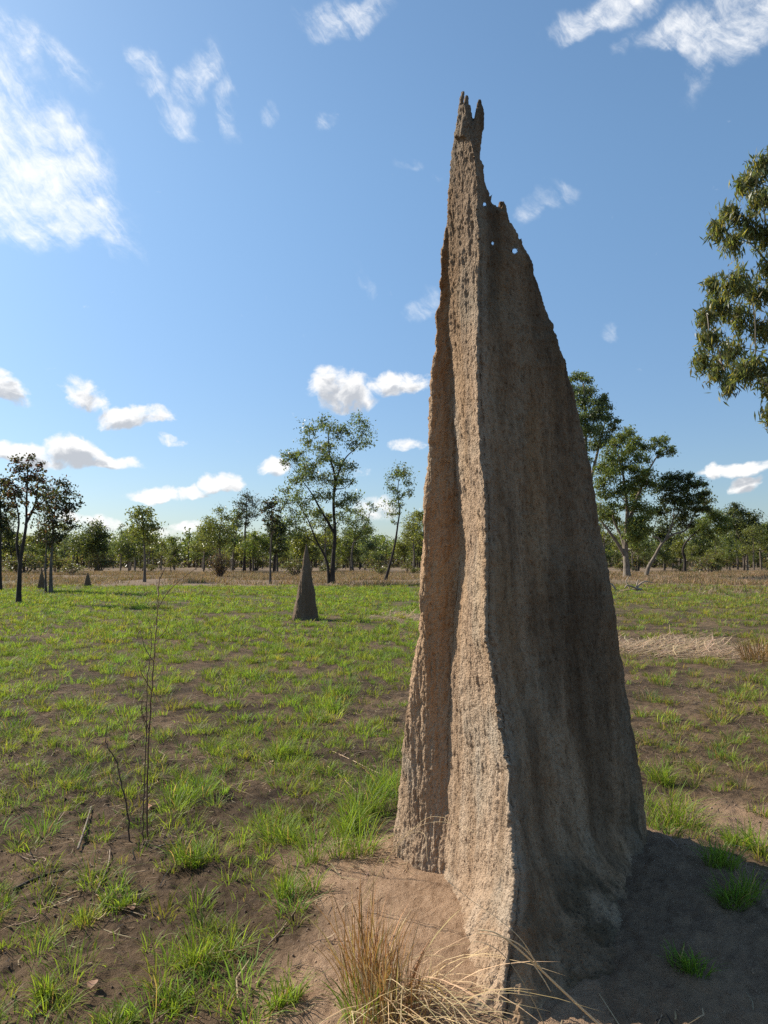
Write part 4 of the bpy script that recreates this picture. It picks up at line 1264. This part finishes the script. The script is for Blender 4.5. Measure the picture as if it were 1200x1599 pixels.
def stalks():
    tan = (0.68, 0.53, 0.34)
    b, d = on_ground(985, 1640)
    mb = MB(); mb2 = MB()
    arc_stalk(mb, np.vstack([b, P([935, 880, 840, 800, 772, 748], [1599, 1548, 1510, 1474, 1456, 1452], np.array([2.35, 2.33, 2.31, 2.3, 2.3, 2.31]))]), 0.0046, tan)
    arc_stalk(mb, np.vstack([P([832, 850, 860], [1503, 1530, 1548], np.array([2.31, 2.29, 2.28]))]), 0.0022, tan)
    arc_stalk(mb, P([846, 815, 780, 744], [1513, 1478, 1462, 1457], np.array([2.31, 2.29, 2.28, 2.29])), 0.0026, tan)
    arc_stalk(mb, P([838, 815, 780, 735, 700], [1505, 1468, 1436, 1405, 1375], np.array([2.31, 2.31, 2.33, 2.37, 2.4])), 0.0014, tan)
    o = mb.build("dry_stalk", M_STRAW, None, b); o.location = b
    tag(o, "long pale dry stalk arching across the mound's shaded foot, with seed heads", "dry stalk", "dry stalks over the mound foot")
    b2, d = on_ground(870, 1660)
    arc_stalk(mb2, np.vstack([b2, P([848, 815, 785, 760, 740], [1595, 1530, 1490, 1474, 1470], np.array([2.3, 2.31, 2.32, 2.33, 2.35]))]), 0.0020, (0.42, 0.32, 0.2))
    o = mb2.build("dry_stalk", M_STRAW, None, b2); o.location = b2
    tag(o, "thin bowed dry stalk below the long pale one", "dry stalk", "dry stalks over the mound foot")
    b3, d = on_ground(560, 1420)
    mb3 = MB()
    for (xs, ys) in [((560, 600, 660, 710, 745), (1420, 1330, 1288, 1286, 1302)), ((565, 610, 660, 690, 700), (1425, 1335, 1282, 1276, 1283)), ((570, 620, 660, 668), (1430, 1320, 1300, 1345))]:
        n = len(xs)
        dd = np.linspace(d, 2.75, n); pt = P(np.array(xs), np.array(ys), dd); pt[0] = b3 + RNG.normal(0, 0.01, 3)
        arc_stalk(mb3, pt, 0.0013, (0.5, 0.38, 0.22))
    o = mb3.build("dry_stalk", M_STRAW, None, b3); o.location = b3
    tag(o, "fine wispy dry stalks bending over the mound's sunlit left foot", "dry stalk", "dry stalks over the mound foot")


stalks()


def dead_stem(label, pts, twigs, r, col, base_px):
    p, d = on_ground(*base_px)
    mb = MB(); tb = MB()
    pt = P([a for a, _ in pts], [b for _, b in pts], np.linspace(d, d * 1.01, len(pts))); pt[0] = p - np.array([0, 0, 0.03])
    ln = smooth_line(pt, 8)
    ln = ln + RNG.normal(0, 0.0022, ln.shape)
    tube(mb, ln, np.linspace(r, r * 0.35, len(ln)), 7, col)
    for tw in twigs:
        q = P([a for a, _ in tw], [b for _, b in tw], d * np.linspace(1.005, 1.005 + random.uniform(-0.06, 0.06), len(tw)))
        q = smooth_line(q, 5)
        tube(tb, q, np.linspace(r * 0.5, r * 0.18, len(q)), 5, col)
    root = empty("dead_sapling", p, label, "dead sapling", "dead stems standing in the grass")
    mb.build("stem", M_BARK_GREY, root, p)
    if twigs: tb.build("twig", M_BARK_GREY, root, p)


dead_stem("tallest bare dead sapling with forked twigs standing in the grass",
          [(230, 1312), (230, 1220), (234, 1130), (240, 1040), (246, 960), (249, 900)],
          [[(241, 1035), (226, 1010), (219, 985), (214, 1000)], [(238, 1080), (222, 1052), (218, 1035)], [(247, 950), (262, 925), (283, 905), (310, 885), (338, 866)], [(248, 930), (244, 908), (240, 895)],
           [(249, 905), (262, 880), (275, 865)], [(243, 1000), (258, 985), (265, 965), (268, 950)], [(233, 1140), (222, 1110), (224, 1085)]],
          0.0058, (1.25, 0.9, 0.8), (230, 1312))
dead_stem("second dead stem beside the tallest one, from the same base",
          [(224, 1315), (226, 1230), (229, 1140), (231, 1060), (237, 1000), (232, 965)],
          [[(229, 1140), (220, 1110), (213, 1095)]], 0.0042, (1.1, 0.9, 0.78), (224, 1315))
dead_stem("short blackened dead stem leaning left of the tallest one",
          [(203, 1313), (200, 1270), (190, 1225), (180, 1185), (166, 1160), (168, 1130)],
          [[(190, 1225), (181, 1215), (178, 1200)], [(200, 1275), (208, 1262), (207, 1250)]], 0.0055, (0.6, 0.5, 0.45), (203, 1313))


def ground_sticks():
    S = [("pale curved stick lying on dark soil", [(150, 1398), (163, 1370), (170, 1350), (172, 1330)], 0.005, (1.1, 1.0, 0.9)),
         ("charred black stick lying flat near the left edge", [(22, 1395), (50, 1380), (80, 1370), (100, 1358)], 0.009, (0.12, 0.11, 0.1)),
         ("grey split stick lying left of the blackened stem", [(122, 1330), (130, 1305), (138, 1280), (143, 1262)], 0.007, (0.85, 0.8, 0.75)),
         ("short pale stick right of the tallest dead stem's foot", [(243, 1328), (258, 1322), (275, 1316), (285, 1311)], 0.006, (1.0, 0.92, 0.85)),
         ("long straw stem lying across bare soil towards the mound", [(520, 1172), (555, 1192), (590, 1208), (618, 1215)], 0.0035, (1.7, 1.45, 1.1)),
         ("short straw stem lying below the longer one", [(512, 1198), (530, 1212), (545, 1226), (556, 1236)], 0.003, (1.6, 1.35, 1.0)),
         ("thin grey stick lying left of the dry tussock", [(420, 1478), (438, 1458), (455, 1435), (466, 1418)], 0.004, (0.9, 0.8, 0.7)),
         ("thin straw stem bending over soil beyond the wide tuft", [(372, 1190), (398, 1182), (420, 1192), (446, 1208)], 0.0028, (1.5, 1.25, 0.95))]
    for lab, pts, r, col in S:
        pp = [on_ground(a, b)[0] + np.array([0, 0, r * 1.2 + 0.004]) for a, b in pts]
        base = pp[0].copy()
        mb = MB(); ln = smooth_line(pp, 6)
        tube(mb, ln, np.linspace(r, r * 0.55, len(ln)), 7, col)
        o = mb.build("fallen_stick", M_WOOD, None, base); o.location = base
        tag(o, lab, "stick", "sticks lying on the soil")
    L = [("large pinkish dead leaf lying right of the tallest stem", 240, 1262, 0.055, (0.46, 0.24, 0.15)), ("small pale dead leaf lying by the left edge", 45, 1195, 0.035, (0.4, 0.3, 0.2)),
         ("curled tan dead leaf on soil left of the widest tuft", 205, 1422, 0.035, (0.36, 0.2, 0.13)), ("tiny pale dead leaf on soil above the fallen straws", 424, 1192, 0.028, (0.5, 0.36, 0.25)),
         ("brown dead leaf at the bottom near the spiky tuft", 145, 1542, 0.035, (0.33, 0.19, 0.12))]
    for lab, px, py, s, col in L:
        p, d = on_ground(px, py)
        u = np.linspace(0, 1, 9); a = random.uniform(0, 3)
        W = np.sin(np.pi * u ** 0.8) * 0.36
        X = np.concatenate([u - 0.5, u - 0.5, u - 0.5]); Yv = np.concatenate([W, 0 * u, -W]); Zv = np.concatenate([0.25 * W + 0.08 * np.sin(3 * u), 0.08 * np.sin(3 * u), 0.5 * W + 0.08 * np.sin(3 * u)])
        v = np.stack([X * math.cos(a) - Yv * math.sin(a), X * math.sin(a) + Yv * math.cos(a), Zv + 0.14], -1) * s * 1.6
        q = [[r0 * 9 + i, r0 * 9 + i + 1, (r0 + 1) * 9 + i + 1, (r0 + 1) * 9 + i] for r0 in (0, 1) for i in range(8)]
        mb = MB(); mb.add(v, q, None, col)
        o = mb.build("dead_leaf", M_STRAW); o.location = p + np.array([0, 0, 0.006])
        tag(o, lab, "dead leaf", "dead leaves lying on the soil")


ground_sticks()


def fallen_branch():
    p, d = on_ground(1000, 922)
    mb, tb = MB(), MB()
    def pl(pts, r0, r1, m, dz=0):
        q = P([a for a, _ in pts], [b for _, b in pts], d + np.linspace(0, dz, len(pts)))
        ln = smooth_line(q, 5); tube(m, ln, np.linspace(r0, r1, len(ln)), 8, (1.3, 1.2, 1.1))
    pl([(935, 925), (965, 925), (985, 922), (1002, 920)], 0.14, 0.06, mb)
    pl([(998, 921), (990, 917), (980, 914), (976, 918)], 0.06, 0.03, tb, -0.4)
    pl([(994, 919), (1000, 912), (1008, 908), (1020, 910)], 0.06, 0.02, tb, 0.3)
    pl([(994, 917), (996, 909), (997, 905)], 0.045, 0.02, tb)
    pl([(963, 924), (958, 915), (952, 911), (945, 913)], 0.06, 0.03, tb)
    pl([(985, 921), (978, 908), (982, 900)], 0.04, 0.015, tb, 0.3)
    root = empty("fallen_branch", p, "pale dead fallen branch lying on the plain right of the tall mound", "fallen branch")
    mb.build("limb", M_WOOD, root, p); tb.build("side_branches", M_WOOD, root, p)


fallen_branch()

# ------------------------------------------------------------------ light and sky
SUN_EL = math.radians(39)
SUN_AZ = math.radians(63)         # degrees left of straight ahead
Ldir = Vector((-math.sin(SUN_AZ) * math.cos(SUN_EL), math.cos(SUN_AZ) * math.cos(SUN_EL), math.sin(SUN_EL)))
sd = bpy.data.lights.new("sun", 'SUN'); sd.energy = 5.0; sd.angle = math.radians(0.53); sd.color = (1.0, 0.93, 0.81)
so = bpy.data.objects.new("sun", sd); COL.objects.link(so)
so.rotation_euler = (-Ldir).to_track_quat('-Z', 'Y').to_euler()
so.location = (-20, 20, 30)

world = bpy.data.worlds.new("World"); scene.world = world; world.use_nodes = True
wt = world.node_tree; wt.nodes.clear(); g = NT(wt)
sky = g.n('ShaderNodeTexSky', sky_type='NISHITA')
sky.sun_disc = False; sky.sun_elevation = SUN_EL
sky.sun_rotation = -SUN_AZ
sky.altitude = 0; sky.air_density = 1.0; sky.dust_density = 0.6; sky.ozone_density = 2.0
tc = g.n('ShaderNodeTexCoord')
sx = g.n('ShaderNodeSeparateXYZ'); g.l(tc.outputs['Generated'], sx.inputs[0])
az = g.math('ARCTAN2', sx.outputs[0], sx.outputs[1])
el = g.math('ARCSINE', sx.outputs[2])
cv = g.n('ShaderNodeCombineXYZ'); g.l(az, cv.inputs[0]); g.l(el, cv.inputs[1])
pos = cv.outputs[0]
w1 = g.noise(pos, 9, 3, 0.5); w2 = g.noise(pos, 40, 3, 0.55)
def warp(noise, amp):
    return g.vmath('MULTIPLY', g.vmath('SUBTRACT', noise.outputs['Color'], (0.5, 0.5, 0.5)), (amp, amp, 0))
pw = g.vmath('ADD', pos, g.vmath('ADD', warp(w1, 0.045), warp(w2, 0.012)))
pw0 = pw


def azel(px, py):
    v = P(px, py, 1.0) - np.array([0, 0, CAM_H]); v = v / np.linalg.norm(v)
    return math.atan2(v[0], v[1]), math.asin(v[2])


def blob(px, py, rx, ry, ang=0.0, strength=1.0, flat=0.0):
    a, e = azel(px, py)
    k = 1.0 / F * math.cos(e)
    s = g.vmath('SUBTRACT', pw, (a, e, 0.0))
    if ang:
        r = g.n('ShaderNodeVectorRotate', rotation_type='Z_AXIS'); g.l(s, r.inputs['Vector']); r.inputs['Angle'].default_value = math.radians(-ang); s = r.outputs[0]
    if flat:      # flatter underside
        sp_ = g.n('ShaderNodeSeparateXYZ'); g.l(s, sp_.inputs[0])
        yy = g.math('MAXIMUM', g.math('MULTIPLY', sp_.outputs[1], 1.0 / (ry * k)), g.math('MULTIPLY', sp_.outputs[1], -1.0 / (ry * k * flat)))
        xx = g.math('MULTIPLY', sp_.outputs[0], 1.0 / (rx / F))
        d2 = g.math('ADD', g.math('MULTIPLY', xx, xx), g.math('MULTIPLY', yy, yy))
    else:
        q = g.vmath('MULTIPLY', s, (F / rx, 1.0 / (ry * k), 0.0))
        d2 = g.vmath('DOT_PRODUCT', q, q)
    return g.ramp(d2, 0.0, 1.7, strength, 0.0, smooth=True)


def union(lst):
    x = lst[0]
    for y in lst[1:]: x = g.math('MAXIMUM', x, y)
    return x


def cumuli(): return union([blob(535, 618, 55, 36, -8, 1.0, 0.8), blob(620, 603, 62, 22, 8, 1.0, 0.8), blob(505, 600, 25, 26), blob(217, 655, 66, 24, 4, 1.0, 0.6), blob(132, 612, 42, 24, -12, .9), blob(8, 606, 36, 26, -25, 1.0),
             blob(115, 706, 50, 32, 0, 1.15, 0.6), blob(45, 712, 70, 19, -3, 1.1, 0.7), blob(165, 718, 55, 15, -8, 1.1, 0.7), blob(345, 757, 38, 20, 8, 1.1, 0.6), blob(255, 769, 68, 13, 0, 1.0, 0.7),
             blob(427, 732, 28, 13), blob(638, 693, 32, 13, 0, .8), blob(1160, 737, 60, 12, 4, .9), blob(1112, 740, 12, 14, 0, .8), blob(1168, 764, 25, 14, 8, 1.0), blob(262, 692, 28, 10, -12, .62),
             blob(590, 792, 42, 22, 0, .8), blob(150, 815, 70, 14, 0, .75), blob(280, 820, 50, 12, 0, .75), blob(550, 745, 30, 10, 0, .5)])
cum = cumuli()
pw_keep = pw
pw = g.vmath('ADD', pw_keep, (-0.005, 0.015, 0.0))
cum_up = cumuli()
pw = g.vmath('ADD', pos, g.vmath('ADD', warp(w1, 0.08), warp(w2, 0.02)))
wis = union([blob(40, 230, 130, 75, -18, 1.25), blob(60, 300, 130, 70, -8, 1.25), blob(140, 320, 80, 45, -40, 1.05), blob(-40, 200, 120, 120, 0, 1.2), blob(30, 70, 60, 40, -35, .85), blob(95, 110, 70, 30, -25, .8), blob(235, 115, 42, 28, -35, .85),
             blob(305, 130, 28, 62, -35, .85), blob(265, 175, 60, 24, -30, .8), blob(350, 165, 18, 50, 15, .8), blob(415, 165, 22, 18, 30, .7), blob(512, 200, 20, 16, 0, .72), blob(540, 15, 85, 30, 12, .95), blob(500, 35, 30, 34, 20, .8),
             blob(950, 10, 100, 30, 5, 1.0), blob(1090, 45, 110, 42, -5, 1.05), blob(1170, 25, 110, 60, 10, 1.05), blob(1100, 105, 40, 30, 50, .75), blob(868, 293, 30, 20, 15, .7), blob(832, 328, 22, 24, 30, .7), blob(662, 474, 30, 20, 20, .75),
             blob(640, 252, 22, 12, 0, .6), blob(690, 262, 14, 12, 0, .58), blob(950, 528, 16, 20, 40, .6), blob(570, 435, 14, 30, 30, .5), blob(960, 80, 14, 20, 20, .6), blob(180, 390, 50, 30, -30, .6)])
fb = g.noise(g.mapping(pw0, (1, 1.3, 1)), 34, 9, 0.62)
fb2 = g.noise(g.mapping(pw0, (1.0, 1.4, 1)), 24, 10, 0.66, 0.15)
cd = g.math('ADD', cum, g.math('MULTIPLY', g.math('SUBTRACT', fb.outputs[0], 0.5), 2.1))
ca = g.ramp(cd, 0.34, 0.98, 0.0, 0.95)
streak = g.n('ShaderNodeVectorRotate', rotation_type='Z_AXIS'); g.l(pw0, streak.inputs['Vector']); streak.inputs['Angle'].default_value = 0.75
fb3 = g.noise(g.mapping(streak.outputs[0], (0.45, 1.7, 1)), 30, 9, 0.68, 0.3)
tex = g.math('ADD', g.math('MULTIPLY', fb2.outputs[0], 0.55), g.math('MULTIPLY', fb3.outputs[0], 0.55))
wa = g.math('MULTIPLY', g.ramp(wis, 0.10, 1.05, 0.0, 0.96), g.ramp(g.math('ADD', tex, g.math('MULTIPLY', wis, 0.20)), 0.56, 1.00))
# light and grey masses inside the thick clouds
fbu = g.noise(g.mapping(g.vmath('ADD', pw0, (-0.005, 0.015, 0.0)), (1, 1.3, 1)), 34, 6, 0.6)
cdu = g.math('ADD', cum_up, g.math('MULTIPLY', g.math('SUBTRACT', fbu.outputs[0], 0.5), 2.1))
shade = g.math('MULTIPLY', g.ramp(cdu, 0.50, 1.15), 0.95)
STR = 0.077
CW = 0.74 / STR
cumcol = g.mix(shade, (CW, CW * 0.99, CW * 0.975, 1), (CW * 0.50, CW * 0.525, CW * 0.57, 1))
skyc = g.mix(1.0, sky.outputs[0], (1.30, 1.51, 1.52, 1), 'MULTIPLY')
hz = g.ramp(el, -0.02, 0.55, 0.66, 1.0)
hzc = g.n('ShaderNodeCombineXYZ'); g.l(hz, hzc.inputs[0]); g.l(g.math('POWER', hz, 1.1), hzc.inputs[1]); g.l(g.math('POWER', hz, 0.8), hzc.inputs[2])
skyc = g.mix(1.0, skyc, hzc.outputs[0], 'MULTIPLY')
lum = g.mix(ca, skyc, cumcol)
lum = g.mix(wa, lum, (CW * 1.08, CW * 1.08, CW * 1.07, 1))
bg = g.n('ShaderNodeBackground'); g.l(lum, bg.inputs[0]); bg.inputs[1].default_value = STR
wo = g.n('ShaderNodeOutputWorld'); g.l(bg.outputs[0], wo.inputs[0])
world.cycles.sampling_method = 'MANUAL'
world.cycles.sample_map_resolution = 1024

# ------------------------------------------------------------------ render settings
vs = scene.view_settings
vs.view_transform = 'Standard'; vs.look = 'None'; vs.exposure = 0.54; vs.gamma = 1.0
scene.cycles.use_denoising = False
scene.cycles.max_bounces = 6
scene.cycles.diffuse_bounces = 4
scene.cycles.transmission_bounces = 4
scene.cycles.transparent_max_bounces = 4
